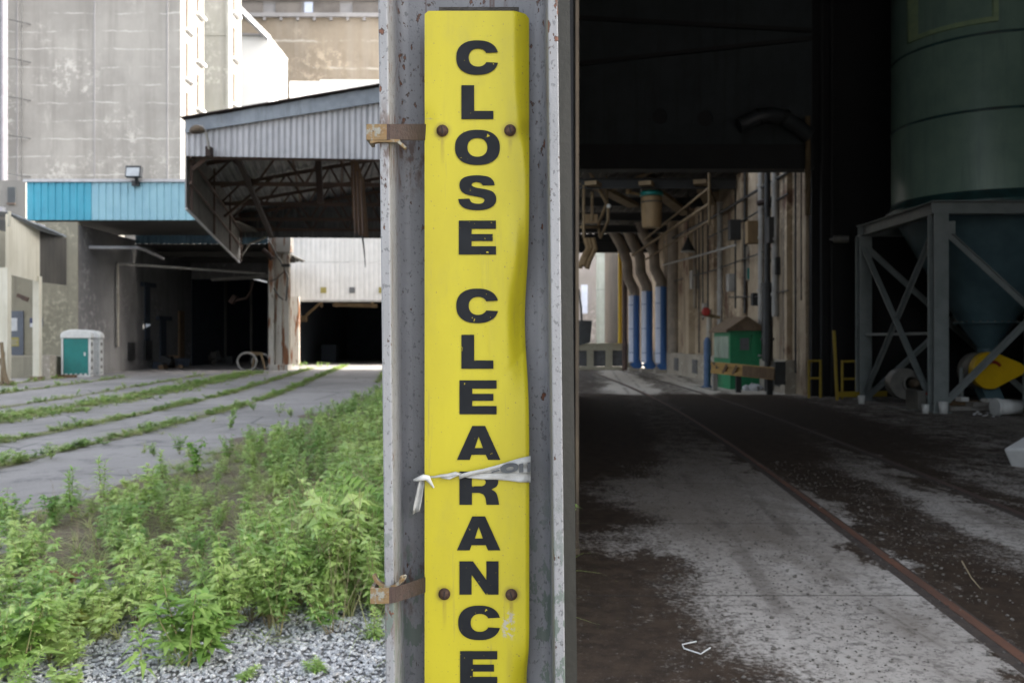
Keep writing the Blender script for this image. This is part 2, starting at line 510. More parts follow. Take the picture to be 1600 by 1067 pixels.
m_rustlt = M('orange_rust_paint', (.155, .115, .055), (.17, .10, .04), 40, spots=[((.2, .2, .17), 70, .5, .1, None), ((.08, .05, .03), 110, .62, .05, None)], rough=.8, bump=.3)
m_screw = M('rusty_screw', (.10, .055, .035), (.05, .03, .025), 160, rough=.7, metal=.3, bump=.3, bscale=400)
m_board = M('weathered_board', (.09, .085, .075), (.04, .036, .03), 60, (1, 1, 6), rough=.9, bump=.5)
m_tape = M('grey_white_plastic_tape', (.50, .50, .48), (.36, .365, .35), 28, rough=.4, bump=.25, bscale=90)
m_tapeprint = M('black_tape_print', (.035, .04, .05), (.08, .09, .095), 40, rough=.5, bump=0)

def concrete(name, a, b, scale=.5, streak=None, grid=None, stain=None, rough=.85):
    t = NT(name)
    c = t.mix(t.step(t.noise(scale, 6, .65), .35, .65), a, b)
    c = t.mix(t.math('MULTIPLY', t.step(t.noise(scale * 5, 6, .7, (1, 1, .25)), .5, .75), .6), c, tuple(k * .72 for k in a))
    c = t.mix(t.math('MULTIPLY', t.step(t.noise(scale * 3, 6, .75, (1.6, 1.6, .35)), .56, .72), .5), c, tuple(min(1, k * 1.3) for k in a))
    c = t.mix(t.math('MULTIPLY', t.step(t.noise(scale * .9, 3, .5), .5, .62), t.step(t.noise(scale * 9, 6, .75), .5, .62)), c, tuple(min(1, k * 1.42) for k in a))
    if streak:
        c = t.mix(t.math('MULTIPLY', t.step(t.noise(streak[0], 5, .7, (1, 1, .06)), .5, .7), streak[2]), c, streak[1])
    if stain:
        c = t.mix(t.step(t.noise(stain[0], 5, .65), stain[2], stain[2] + .12), c, stain[1])
    if grid:
        s = t.sep(); gz, gx, colr = grid
        zz = t.math('ADD', s[2], t.math('MULTIPLY', t.math('SUBTRACT', t.noise(.6, 4, .6), .5), .5))
        fz = t.math('ABSOLUTE', t.math('SUBTRACT', t.math('FRACT', t.math('DIVIDE', zz, gz)), .5))
        k = t.math('MULTIPLY', t.step(fz, .06, .005), t.step(t.noise(.45, 5, .7), .42, .6))
        if gx:
            xx = t.math('ADD', s[0], s[1])
            fx = t.math('ABSOLUTE', t.math('SUBTRACT', t.math('FRACT', t.math('DIVIDE', xx, gx)), .5))
            k = t.math('MAXIMUM', k, t.math('MULTIPLY', t.step(fx, .035, .008), .55))
        c = t.mix(k, c, colr)
    t.bump(t.noise(scale * 12, 5, .65), .25, .03)
    return t.done(c, rough)
m_tower = concrete('stained_tower_concrete', (.32, .308, .285), (.245, .235, .218), .2, (.6, (.19, .18, .165), .65), (1.2, 0, (.43, .42, .395)))
m_towerw = concrete('white_painted_tower_wall', (.25, .238, .215), (.215, .205, .19), .2)
m_tower2 = concrete('pale_grey_concrete', (.33, .33, .31), (.27, .275, .25), .25, (.8, (.24, .23, .19), .5))
m_silo = concrete('buff_grain_silo_concrete', (.27, .225, .17), (.19, .155, .115), .14, (.35, (.30, .27, .23), .5), (2.6, 0, (.40, .37, .32)))
m_siloband = M('grey_silo_cornice', (.3, .29, .29), scale=.4)
m_white = M('white_painted_wall', (.82, .81, .79), (.76, .75, .73), .5, rough=.6, bump=.1)
m_reveal = M('window_reveal', (.13, .085, .065), (.16, .13, .1), 1.2)
m_dkglass = M('dark_window', (.05, .055, .06), rough=.25)
m_gallery = M('brown_gallery_panel', (.12, .105, .095), (.2, .18, .16), .5)
def metal_sheet(name, a, b, streak, rust=None, rough=.55, sc=1.2):
    t = NT(name)
    c = t.mix(t.step(t.noise(sc, 5, .65), .35, .65), a, b)
    c = t.mix(t.math('MULTIPLY', t.step(t.noise(sc * 4, 5, .7, (1, 1, .08)), .48, .7), .7), c, streak)
    if rust:
        c = t.mix(t.step(t.noise(sc * 2.2, 6, .7, (1, 1, .35)), rust[1], rust[1] + .08), c, rust[0])
    t.bump(t.noise(sc * 9, 4, .6), .15, .01)
    return t.done(c, rough)
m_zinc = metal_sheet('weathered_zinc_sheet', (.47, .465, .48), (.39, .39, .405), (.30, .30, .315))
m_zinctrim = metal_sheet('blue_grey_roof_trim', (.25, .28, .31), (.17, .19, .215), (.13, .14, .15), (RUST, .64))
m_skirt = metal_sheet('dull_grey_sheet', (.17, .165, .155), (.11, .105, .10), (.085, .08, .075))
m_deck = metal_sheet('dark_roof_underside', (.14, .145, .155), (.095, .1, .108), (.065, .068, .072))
m_blue = metal_sheet('cyan_blue_sheet', (.055, .34, .46), (.048, .30, .41), (.04, .25, .36), rough=.45)
m_bluepale = metal_sheet('faded_blue_sheet', (.27, .47, .54), (.23, .42, .50), (.19, .36, .45), rough=.5)
m_bluedull = metal_sheet('dull_blue_sheet', (.08, .16, .22), (.06, .12, .17), (.05, .1, .14))
m_beige = metal_sheet('cream_painted_sheet', (.60, .575, .48), (.53, .505, .41), (.43, .40, .31), sc=.8)
m_beigewall = concrete('cream_stained_concrete', (.27, .25, .19), (.215, .2, .15), .5, (1.2, (.17, .155, .12), .6), stain=(.8, (.15, .135, .105), .62))  # base tone darkened to paint in the shade of the recess under the porch
m_soot = M('soot_stained_cream_sheet', (.032, .03, .027), (.06, .056, .048), 1.2, (1, 1, .4))
m_greywall = concrete('grey_dusty_render', (.19, .188, .188), (.13, .128, .13), .4, (1, (.085, .082, .08), .7))
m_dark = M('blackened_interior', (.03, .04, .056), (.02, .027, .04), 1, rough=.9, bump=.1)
m_ceil = M('dark_corrugated_ceiling', (.06, .056, .05), (.04, .038, .034), 1, rough=.8)
m_rusty = M('rusty_white_column', (.48, .455, .41), (.38, .355, .31), 1.5, (1, 1, .4), rough=.7, spots=[(RUSTB, 1.6, .53, .06, (2.5, 2.5, .3)), ((.09, .04, .022), 5, .62, .08, (1, 1, .3))])
m_ruststeel = M('rust_brown_framing', (.12, .075, .058), (.085, .062, .054), 3, rough=.85)
m_tan = M('tan_dusty_steel', (.20, .145, .08), (.13, .09, .05), 2, rough=.8)
m_whitepipe = M('white_pipe', (.36, .36, .375), (.3, .3, .31), 3, rough=.5)
m_greypipe = M('grey_pipe', (.34, .33, .31), (.24, .23, .21), 3, rough=.6)
m_teal = M('teal_plastic', (.006, .20, .185), (.005, .165, .155), 3, rough=.4, bump=.05)
m_tealdk = M('dark_green_plastic', (.01, .075, .06), scale=3, rough=.4, bump=.05)
m_plwhite = M('white_plastic', (.68, .69, .68), (.58, .59, .58), 5, rough=.4, bump=.05)
m_blackmetal = M('black_painted_metal', (.03, .032, .034), (.02, .02, .02), 5, rough=.5)
m_door = M('slate_grey_door', (.095, .11, .14), (.075, .085, .11), 2, rough=.5)
m_paper = M('white_paper', (.6, .61, .63), scale=5, rough=.8, bump=0)
m_yellowsign = M('faded_yellow_notice', (.30, .26, .07), (.24, .2, .06), 4, rough=.6, bump=0)
m_bluesign = M('blue_notice', (.05, .06, .14), scale=4, rough=.6, bump=0)
# the shed on the right
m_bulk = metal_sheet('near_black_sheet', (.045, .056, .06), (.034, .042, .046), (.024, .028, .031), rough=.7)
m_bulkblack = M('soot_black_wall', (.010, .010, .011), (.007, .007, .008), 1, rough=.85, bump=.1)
m_girt = M('dark_girt_steel', (.022, .023, .024), scale=3, rough=.7)
m_jamb = M('grimy_tan_jamb', (.11, .08, .05), (.06, .044, .03), 7, (1, 1, .3), rough=.8)
m_olive = M('olive_grey_steel', (.035, .034, .028), (.026, .026, .021), 10, (1, 1, .3), rough=.6)
m_hopper = metal_sheet('sage_green_silo_paint', (.23, .345, .285), (.18, .285, .235), (.15, .235, .20), rough=.38, sc=.9)
m_hopperdk = M('teal_green_band', (.03, .09, .09), (.02, .045, .046), 3, rough=.35)
m_stand = M('grey_green_stand_steel', (.22, .245, .245), (.17, .195, .195), 3, rough=.5)
m_cone = M('dark_teal_hopper', (.085, .15, .175), (.06, .11, .13), 2, rough=.5)
m_yellow = M('yellow_enamel', (.72, .46, .008), (.64, .40, .008), 3, rough=.4, bump=.05)
m_yellowdull = M('dull_yellow_paint', (.36, .26, .02), (.28, .19, .02), 4, rough=.6)
m_red = M('red_marking', (.3, .02, .015), scale=3, rough=.5)
m_machine = M('grey_machine_paint', (.15, .145, .13), (.1, .098, .09), 4, rough=.5)
m_conwall = concrete('brown_stained_concrete', (.45, .365, .26), (.28, .215, .15), .55, (1.6, (.085, .062, .042), .9), stain=(.6, (.15, .08, .052), .56))
m_conbase = concrete('pale_dusty_concrete', (.36, .33, .28), (.28, .25, .205), .7)
m_grille = M('grey_louvre', (.13, .135, .14), (.09, .09, .095), 4, rough=.6)
m_ductblue = M('blue_plastic_duct', (.055, .15, .38), (.045, .125, .33), 2, rough=.35)
m_ductpale = M('pale_blue_duct', (.60, .65, .80), (.52, .58, .72), 2, rough=.4)
m_ductbrown = M('dusty_brown_duct', (.26, .215, .17), (.17, .14, .11), 2, rough=.6)
m_green = M('green_booth_paint', (.012, .21, .085), (.01, .17, .07), 2, rough=.5)
m_boothpale = M('pale_green_panel', (.25, .32, .25), (.2, .25, .2), 3, rough=.5)
m_boothroof = M('brown_felt_roof', (.17, .12, .075), (.12, .085, .055), 5, rough=.9)
m_guard = M('worn_orange_guard', (.42, .26, .07), (.3, .18, .06), 3, (1, 1, 4), spots=[((.04, .035, .03), 4, .56, .06, (.35, 1, 1))], rough=.7)
m_drum = M('tan_dusty_drum', (.27, .185, .095), (.18, .12, .06), 4, (1, 1, .3), rough=.7)
m_far = concrete('pale_pink_far_wall', (.27, .25, .25), (.23, .215, .21), .3)
m_fargrey = metal_sheet('grey_green_far_silo', (.17, .195, .19), (.14, .165, .155), (.12, .14, .13))
m_baluster = concrete('weathered_cream_parapet', (.42, .40, .31), (.34, .31, .23), .8)
m_rail = M('rusty_rail', (.125, .055, .032), (.075, .038, .025), 9, (1, .2, 1), rough=.75, spots=[((.055, .035, .028), 14, .57, .1, None)])
m_planks = M('pale_weathered_boards', (.3, .29, .27), (.2, .18, .16), 6, rough=.8)
m_woodbrown = M('brown_wood', (.17, .11, .06), (.11, .07, .04), 6, (1, 1, .3), rough=.85)

# =================================================================== THE SETTING
gmb = MB(); gmb.bb(-900, 900, -60, 1500, -1.0, 0.0)
o = gmb.build('ground', asphalt()); struct(o)

def track(x0, y):                                  # tracks on the left bend away beyond y = 15
    t = max(0, y - 15)
    return x0 - (.0048 * t * t if t < 12 else .691 + .12 * (t - 12))
def rail_x(x0, y):                                 # tracks on the right straighten out beyond y = 9
    return x0 + .088 * min(y, 9) + sum(.088 * max(0., 1 - (k - 9) / 22.) for k in np.arange(9, max(9, y), .5)) * .5

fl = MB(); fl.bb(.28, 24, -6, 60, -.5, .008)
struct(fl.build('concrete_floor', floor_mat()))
gr = MB(); gr.bb(-4.0, .27, -4, 5.6, -.4, .006)
struct(gr.build('gravel_bed', m_gravelbed))
so_ = MB()
prev = None
def soil_edge(y): return -3.9 + .25 * math.sin(y * 1.3) + .15 * math.sin(y * 3.1)
ys = np.linspace(5.61, 31, 70)
vs = []
for y in ys: vs += [(soil_edge(y), y, .006), (.27, y, .006)]
so_.add(vs, [(2 * i, 2 * i + 1, 2 * i + 3, 2 * i + 2) for i in range(len(ys) - 1)])
struct(so_.build('soil_strip', M('dry_brown_soil', (.16, .125, .085), (.09, .07, .048), 4, rough=.95, bump=.5, bscale=30)))

m_groove = M('dirt_filled_groove', (.028, .021, .017), (.05, .036, .027), 14, rough=.95, bump=.6, bscale=50)
# rails set into the floor of the shed
for (x0, lab) in ((2.03, 'rusty orange rail set in the concrete floor, nearer the sign post'),
                  (3.70, 'dark brown rail set in the concrete floor, nearer the silo')):
    pts = [(rail_x(x0, y), y) for y in np.arange(-3, 60, 1.0)]
    mb = MB()
    n = len(pts)
    for (dx, wd, z) in ((0, .058, .013),):
        vs = []
        for (x, y) in pts: vs += [(x - wd / 2, y, -.1), (x - wd / 2, y, z), (x + wd / 2, y, z), (x + wd / 2, y, -.1)]
        fs = []
        for i in range(n - 1):
            a, b = 4 * i, 4 * i + 4
            fs += [(a, b, b + 1, a + 1), (a + 1, b + 1, b + 2, a + 2), (a + 2, b + 2, b + 3, a + 3)]
        fs += [(0, 1, 2, 3), (4 * n - 1, 4 * n - 2, 4 * n - 3, 4 * n - 4)]
        mb.add(vs, fs)
    gv = MB(); gvs = []
    for (x, y) in pts: gvs += [(x - .10, y, .0092), (x - .029, y, .0092), (x + .029, y, .0092), (x + .05, y, .0092)]
    gv.add(gvs, [q for i in range(n - 1) for q in ((4 * i, 4 * i + 1, 4 * i + 5, 4 * i + 4), (4 * i + 2, 4 * i + 3, 4 * i + 7, 4 * i + 6))])
    struct(gv.build('flangeway_dirt', m_groove))
    tag(mb.build('rail', m_rail if x0 < 3 else M('dark_brown_rail', (.07, .04, .03), (.045, .03, .024), 9, (1, .2, 1), rough=.8)), lab, 'rail', 'rails in the shed floor')

# =================================================================== THE POST AND ITS SIGN
PD = 1.78                                            # depth of the web's front face
lean = math.radians(.62)
post = thing('steel_column', 'tall leaning grey steel H column carrying the yellow sign', 'column', (-.075, PD, 0))
def leanx(x, z): return x - (z - EYE) * math.tan(lean)
def leanbox(mb, x0, x1, y0, y1, z0=0.012, z1=4.2):
    vs = [(leanx(x, z), y, z) for z in (z0, z1) for y in (y0, y1) for x in (x0, x1)]
    mb.add(vs, [(0, 2, 3, 1), (4, 5, 7, 6), (0, 1, 5, 4), (2, 6, 7, 3), (0, 4, 6, 2), (1, 3, 7, 5)])
FD = 1.625
xl0, xl1 = X(596.5, FD), X(611.5, FD)
xr0, xr1 = X(861.5, FD), X(877.5, FD)
mb = MB(); leanbox(mb, xl1 + .001, xr0 - .001, PD, PD + .014)
mb.build('web', m_post, post)
for (a, b) in ((xl0, xl1), (xr0, xr1)):
    mb = MB(); leanbox(mb, a, b, FD, FD + .31)
    fo = mb.build('flange', [m_post, m_postedge], post, bevel=.0025)
    for p in fo.data.polygons:
        if p.normal.y < -.9: p.material_index = 1
    mb = MB()                                       # rolled fillet between web and flange
    s = 1 if a == xl0 else -1; xx = (b if s == 1 else a)
    r = .02
    arc = [(xx + s * r * (1 - math.sin(t)), PD - r * (1 - math.cos(t))) for t in np.linspace(0, math.pi / 2, 7)]
    prof = [(xx + s * .0005, PD - .0005)] + [(x, y) for (x, y) in arc]
    vs = [(leanx(x, z), y, z) for z in (.012, 4.2) for (x, y) in prof]
    n = len(prof)
    mb.add(vs, [(i, i + 1, n + i + 1, n + i) if s == 1 else (i + 1, i, n + i, n + i + 1) for i in range(1, n - 1)], 0, True)
    mb.build('fillet', m_post, post)
mb = MB(); mb.bb(-.32, .18, 1.55, 2.0, .009, .03)
mb.build('base_plate', m_post, post)
mb = MB(); leanbox(mb, .118, .136, FD + .36, FD + .52)
leanbox(mb, .09, .118, FD + .36, FD + .372)
mb.build('guide_channel', m_olive, post)

SD = 1.735
SCUFFZ = 0.0
SG = SD / F
def sx(px): return (px - 800) * SG
def sz(py): return EYE - (py - HOR) * SG
S_L, S_R, S_T, S_B = 663.5, 827.0, 17.5, 1108.0
SCUFFZ = sz(975) - sz(S_B)
sign = thing('clearance_sign', 'tall yellow sign reading CLOSE CLEARANCE in stacked black letters', 'sign', ((sx(S_L) + sx(S_R)) / 2, SD, sz(S_B)))
def bend(px, py):
    """displacement (toward the back) and sideways pull of the sheet at a photo position"""
    u = (px - S_L) / (S_R - S_L)
    y = 0.0
    top = 1 / (1 + math.exp((py - 205) / 28))
    bw = .115 * top + .035                             # edge bent back, wide at the top
    if u > 1 - bw:
        t = (u - (1 - bw)) / bw
        y += (.020 * top + .004) * t ** 1.3
    dent = math.exp(-((py - 500) / 92) ** 2)
    if u > .76:
        t = (u - .76) / .24
        y += dent * .026 * (3 * t * t - 2 * t ** 3)
    d2 = math.exp(-((py - 395) / 48) ** 2 - ((u - .87) / .085) ** 2)
    y -= d2 * .0105
    cr_ = (px - (752 + (py - 395) * .10)) / 5.0
    if 372 < py < 610: y -= .0022 * math.exp(-cr_ * cr_) * math.sin((py - 372) / 238 * math.pi)
    c2_ = (py - (612 - (px - 765) * 1.1)) / 6.0
    if u > .66: y += .0016 * math.exp(-c2_ * c2_) * (u - .66) / .34
    d3 = math.exp(-((py - 204) / 16) ** 2)
    if u > .86: y += d3 * .010 * (u - .86) / .14
    d4 = math.exp(-((py - 188) / 20) ** 2) * max(0, .12 - u) / .12
    y += d4 * .004
    low = 1 / (1 + math.exp(-(py - 1035) / 12))
    if u > .78: y += low * .022 * ((u - .78) / .22) ** 1.6
    dx = -6.5 * dent * max(0, (u - .8) / .2) - 4 * low * max(0, (u - .8) / .2)
    y += .0012 * math.sin(py / 130.) * max(0, (u - .75))
    return y, dx
NX, NZ = 64, 220
us = np.linspace(0, 1, NX + 1); vsn = np.linspace(0, 1, NZ + 1)
V = []; idx = {}
R_ = 6.0
for j, v in enumerate(vsn):
    for i, u in enumerate(us):
        py = S_T + v * (S_B - S_T)
        ex = 0
        dt = min(py - S_T, S_B - py)
        if dt < R_: ex = R_ - math.sqrt(max(0, R_ * R_ - (R_ - dt) ** 2))
        px = S_L + ex + u * (S_R - S_L - 2 * ex)
        y, dx = bend(px, py)
        V.append((sx(px + dx), SD + y, sz(py)))
mb = MB(); W_ = NX + 1
mb.add(V, [(j * W_ + i, (j + 1) * W_ + i, (j + 1) * W_ + i + 1, j * W_ + i + 1) for j in range(NZ) for i in range(NX)], 0, True)
pan = mb.build('panel', sign_yellow(), sign)
sm = pan.modifiers.new('thickness', 'SOLIDIFY'); sm.thickness = .0012; sm.offset = -1
es = pan.modifiers.new('crisp_edges', 'EDGE_SPLIT'); es.split_angle = math.radians(40)

# letter outlines in photo pixels, y up from the baseline
def arc(cx, cy, rx, ry, a0, a1, n, e=2.35):
    out = []
    for k in range(n):
        a = math.radians(a0 + (a1 - a0) * k / (n - 1))
        c, s_ = math.cos(a), math.sin(a)
        out.append((cx + rx * math.copysign(abs(c) ** (2 / e), c), cy + ry * math.copysign(abs(s_) ** (2 / e), s_)))
    return out
def spline(pts, n=6):
    """pts: (x, y, corner?) closed; smooth between corners"""
    out = []; N = len(pts)
    P = [Vector((p[0], p[1])) for p in pts]
    def T(i):
        if pts[i][2]: return None
        return (P[(i + 1) % N] - P[i - 1]) * .5
    for i in range(N):
        j = (i + 1) % N
        if pts[i][2] and pts[j][2]:
            out.append(tuple(P[i])); continue
        a = T(i) or (P[j] - P[i]); b = T(j) or (P[j] - P[i])
        for k in range(n):
            t = k / n
            h = (2 * t ** 3 - 3 * t * t + 1) * P[i] + (t ** 3 - 2 * t * t + t) * a + (-2 * t ** 3 + 3 * t * t) * P[j] + (t ** 3 - t * t) * b
            out.append(tuple(h))
    return out
def letC(): return arc(33, 27, 33, 27, 14, 346, 44) + [(46, 20)] + arc(34, 27, 14.5, 14, 330, 30, 26, 2.2) + [(46, 34)], []
def letO(): return arc(35, 27, 35, 27.5, 0, 352.5, 48), [arc(35, 27, 15.5, 14.5, 0, 350, 36, 2.2)]
def letS():
    z = [(632, 857, 1), (625, 835, 0), (602, 817, 0), (548, 810, 0), (498, 817, 0), (474, 835, 0), (469, 862, 0), (482, 888, 0), (512, 902, 0), (560, 911, 0),
         (582, 920, 0), (582, 933, 0), (568, 941, 0), (543, 941, 0), (524, 934, 0), (515, 918, 1), (463, 920, 1), (471, 944, 0), (497, 964, 0), (548, 972, 0), (602, 965, 0),
         (632, 944, 0), (639, 914, 0), (626, 889, 0), (594, 876, 0), (545, 867, 0), (527, 858, 0), (528, 848, 0), (545, 842, 0), (566, 846, 0), (577, 857, 1)]
    return spline([((x - 463) / 2.964, (972 - y) / 2.964, c) for (x, y, c) in z], 4), []
def letL(): return [(0, 0), (50, 0), (50, 13), (20, 13), (20, 53), (0, 53)], []
def letE(): return [(0, 0), (58, 0), (58, 13), (20, 13), (20, 21), (53, 21), (53, 32), (20, 32), (20, 40), (58, 40), (58, 53), (0, 53)], []
def letA(): return [(0, 0), (20, 0), (23, 8), (45, 8), (48.5, 0), (68, 0), (44, 53), (24, 53)], [[(28, 18.5), (40.5, 18.5), (34, 36.5)]]
def letR():
    p = spline([(0, 0, 1), (0, 52, 1), (39, 52, 1), (53, 49, 0), (60, 40, 0), (59, 30, 0), (50, 24, 1), (57, 19, 0), (60, 11, 0), (62, 0, 1), (42, 0, 1), (40.5, 10, 0), (37, 16, 0), (31, 18.5, 1), (19.5, 18.5, 1), (19.5, 0, 1)], 5)
    h = spline([(19.5, 29, 1), (35, 29, 1), (39.5, 31, 0), (41, 35, 0), (39, 39.5, 0), (35, 41, 1), (19.5, 41, 1)], 4)
    return p, [h]
def letN(): return [(0, 0), (0, 52), (21, 52), (42, 23), (42, 52), (61, 52), (61, 0), (41, 0), (19, 31), (19, 0)], []
LET = dict(C=letC, L=letL, O=letO, S=letS, E=letE, A=letA, R=letR, N=letN)
m_letter = letter_dark()
ROWS = [('C', 713, 118), ('L', 721, 187), ('O', 711, 258), ('S', 716, 329), ('E', 717, 398), ('C', 713, 505), ('L', 721, 576), ('E', 718, 647),
        ('A', 714, 718), ('R', 718, 788), ('A', 714, 859), ('N', 718, 928), ('C', 716, 999), ('E', 719, 1069)]
for (ch, px, py) in ROWS:
    outl, holes = LET[ch]()
    v, f = fill_plate(outl, holes)
    mb = MB()
    mb.add([(sx(px + x), SD - .0022 + bend(px + x, py - y)[0], sz(py - y)) for (x, y) in v], f)
    n0 = len(v)
    mb.build('letter', m_letter, sign)
for (px, py) in ((691.5, 205), (797, 204.5), (694.5, 927), (799, 928)):
    mb = MB()
    c = (sx(px), SD - .0025 + bend(px, py)[0], sz(py)); r = 9.2 * SG
    # washer, domed head and slot
    mb.lathe(c, [(r, 0), (r, .0012), (r * .86, .0016), (r * .80, .0035), (r * .6, .0055), (r * .3, .0065), (0, .0068)], 24, 0, (0, -1, 0))
    ang = random.uniform(1.2, 1.9)
    mb.box((c[0], c[1] - .0066, c[2]), (r * 1.25, .0016, r * .2), 0, 1, Matrix.Rotation(ang, 3, 'Y'))
    mb.build('screw', [m_screw, M('screw_slot', (.015, .01, .008), bump=0)], sign)
mb = MB(); mb.bb(sx(684), sx(811), SD + .026, PD - .003, sz(1180), Z(11.5, SD + .026))
mb.build('backing_board', m_board, sign)

# steel straps hooked round the left flange
def clamp(py0, py1, pxl, tilt, low):
    d = FD - .008; k = d / F
    zc = EYE - ((py0 + py1) / 2 - HOR) * k; hh = (py1 - py0) * k
    x0 = (pxl - 800) * k; x1 = X(668, 1.745)
    t = thing('flange_clamp', 'brown rusty steel strap hooked on the column beside the letter ' + ('N' if low else 'L'), 'clamp', (x0, d, zc), 'straps on the steel column')
    mb = MB()
    n = 16
    vs = []
    for i in range(n + 1):
        f_ = i / n
        x = x0 + (x1 - x0) * f_
        dz = tilt * (f_ - .25) if f_ > .25 else 0
        y = d - .004 + max(0, (f_ - .42) / .58) ** 1.3 * .132
        for (a, b) in ((0, -hh / 2), (0, hh / 2), (.006, hh / 2), (.006, -hh / 2)): vs.append((x, y + a, EYE + (zc + b + dz - EYE) * (1 + ((y - d + .004) / d) * (.5 if low else 1.0))))
    fs = [(4 * i + a, 4 * i + 4 + a, 4 * i + 4 + (a + 1) % 4, 4 * i + (a + 1) % 4) for i in range(n) for a in range(4)]
    fs += [(3, 2, 1, 0), (4 * n, 4 * n + 1, 4 * n + 2, 4 * n + 3)]
    mb.add(vs, [tuple(reversed(q)) for q in fs])
    for i in range(len(mb.f)):
        mb.m[i] = 1 if (i < 4 * 6) else 0
    mb.build('strap', [m_rust, m_rustlt], t)
    mb = MB()
    # end turned round behind the flange
    mb.bb(x0, x0 + .006, d + .002, d + .06, zc - hh / 2, zc + hh / 2, 0)
    mb.build('return_lip', m_rustlt, t)
    mb = MB()
    xc = xl0 - .5 * k * 6 + (leanx(0, zc))
    if low:
        cz = zc + hh * .62
        pts = [(xc + .011 + .028 * math.cos(a), d + .004 + .012 * math.sin(a * .5), cz + .022 + .026 * math.sin(a)) for a in np.linspace(math.pi * 1.06, math.pi * 1.93, 12)]
    else:
        cz = zc - hh * .5
        pts = [(x0 + .006, d + .003, cz - .004), (x0 + .02, d + .004, cz - .001), (x0 + .055, d + .005, cz - .001), (x0 + .068, d + .006, cz - .012)]
    for a, b in zip(pts[:-1], pts[1:]): mb.beam(a, Vector(b) + (Vector(b) - Vector(a)) * .12, .014, .005)
    mb.build('hook', m_rustlt, t)
clamp(195, 219.5, 573, 0, False)
clamp(918, 942, 579, .006, True)

# torn barrier tape knotted over the sign
tape = thing('torn_barrier_tape', 'strip of torn greyish white barrier tape tied across the sign', 'tape', (sx(745), SD - .012, sz(745)))
mb = MB()
def strip3(mb, rows, mi=0):
    """rows: list of polylines (same length) -> smooth sheet"""
    n = len(rows[0]); vs = [p for r in rows for p in r]
    mb.add(vs, [(j * n + i, j * n + i + 1, (j + 1) * n + i + 1, (j + 1) * n + i) for j in range(len(rows) - 1) for i in range(n - 1)], mi, True)
def tp(px, py, off): return (sx(px), SD - off, sz(py))
top = [(718, 740), (735, 735), (755, 731), (775, 726), (795, 720), (812, 715), (829, 711.5)]
mid = [(718, 742), (735, 739), (755, 738.5), (775, 738), (795, 737), (812, 737.5), (829, 737)]
bot = [(718, 743), (735, 746), (755, 748), (775, 748.5), (795, 750), (812, 752), (829, 752.5)]
def lerp2(A, B, t): return [(a[0] + (b[0] - a[0]) * t, a[1] + (b[1] - a[1]) * t) for a, b in zip(A, B)]
rows = []
for t in np.linspace(0, 1, 9):
    rows.append([tp(x, y, .0075 + .0028 * math.sin(t * 9 + i * .9) * min(1, i / 2) ) for i, (x, y) in enumerate(lerp2(top, mid, t))])
strip3(mb, rows)
rows = []
for t in np.linspace(0, 1, 6):
    rows.append([tp(x, y, .0062 + .0022 * math.sin(t * 6 + i * 1.7) * min(1, i / 2)) for i, (x, y) in enumerate(lerp2(mid, bot, t))])
strip3(mb, rows)
# folded-over band along the upper edge
rows = [[tp(x, y + q * (7 - i * .3), .0118 - q * .0015) for i, (x, y) in enumerate(top[:5])] for q in (0, .5, 1)]
strip3(mb, rows)
mb.tube([tp(664, 744.5, .006), tp(680, 744, .0075), tp(690, 742, .009), tp(700, 742, .008), tp(712, 739, .0085), tp(722, 741, .007)], [.0016, .0022, .003, .0042, .0045, .003], 7)
mb.tube([tp(690, 745, .008), tp(703, 746, .010), tp(716, 741, .009)], [.001, .0025, .001], 6)
band = mb.build('band', m_tape, tape)
s2 = band.modifiers.new('thickness', 'SOLIDIFY'); s2.thickness = .0004
mb = MB()                                             # printed letter fragments, an O and the stem of the next letter
vv, ff = fill_plate(arc(0, 0, 14, 7.5, 0, 350, 30), [arc(1, -1, 6, 2.6, 0, 350, 24)])
mb.add([tp(796 + x, 729.5 - y - x * .12, .0125) for (x, y) in vv], [tuple(reversed(q)) for q in ff])
vv, ff = fill_plate([(811, 723.5), (817.5, 722), (817.5, 736), (811, 736.5)])
mb.add([tp(x, y, .0125) for (x, y) in vv], [tuple(reversed(q)) for q in ff])
vv, ff = fill_plate([(824, 721), (828.5, 720.5), (828.5, 736), (824, 736)])
mb.add([tp(x, y, .0125) for (x, y) in vv], [tuple(reversed(q)) for q in ff])
vv, ff = fill_plate([(768, 735), (780, 731.5), (781, 734), (769, 737)])
mb.add([tp(x, y, .0128) for (x, y) in vv], [tuple(reversed(q)) for q in ff])
mb.build('printed_letters', m_tapeprint, tape)
mb = MB()
mb.tube([tp(647, 749, .006), tp(654, 747, .012), tp(663, 744, .014), tp(669, 745, .011), tp(673, 752, .008), tp(678, 761, .004)], [.002, .0045, .0065, .006, .0035, .0015], 8)
mb.build('knot', m_plwhite, tape)
mb = MB()
L_ = [(655, 748), (652, 762), (649, 778), (647, 790), (646, 802)]
R2 = [(664, 748), (662, 762), (660, 778), (658, 790), (656, 797)]
rows = [[tp(x, y, .006 + .004 * math.sin(t * 7 + i * .5)) for i, (x, y) in enumerate(lerp2(L_, R2, t))] for t in np.linspace(0, 1, 7)]
strip3(mb, rows)
tl = mb.build('loose_tail', m_tape, tape)
s2 = tl.modifiers.new('thickness', 'SOLIDIFY'); s2.thickness = .0004

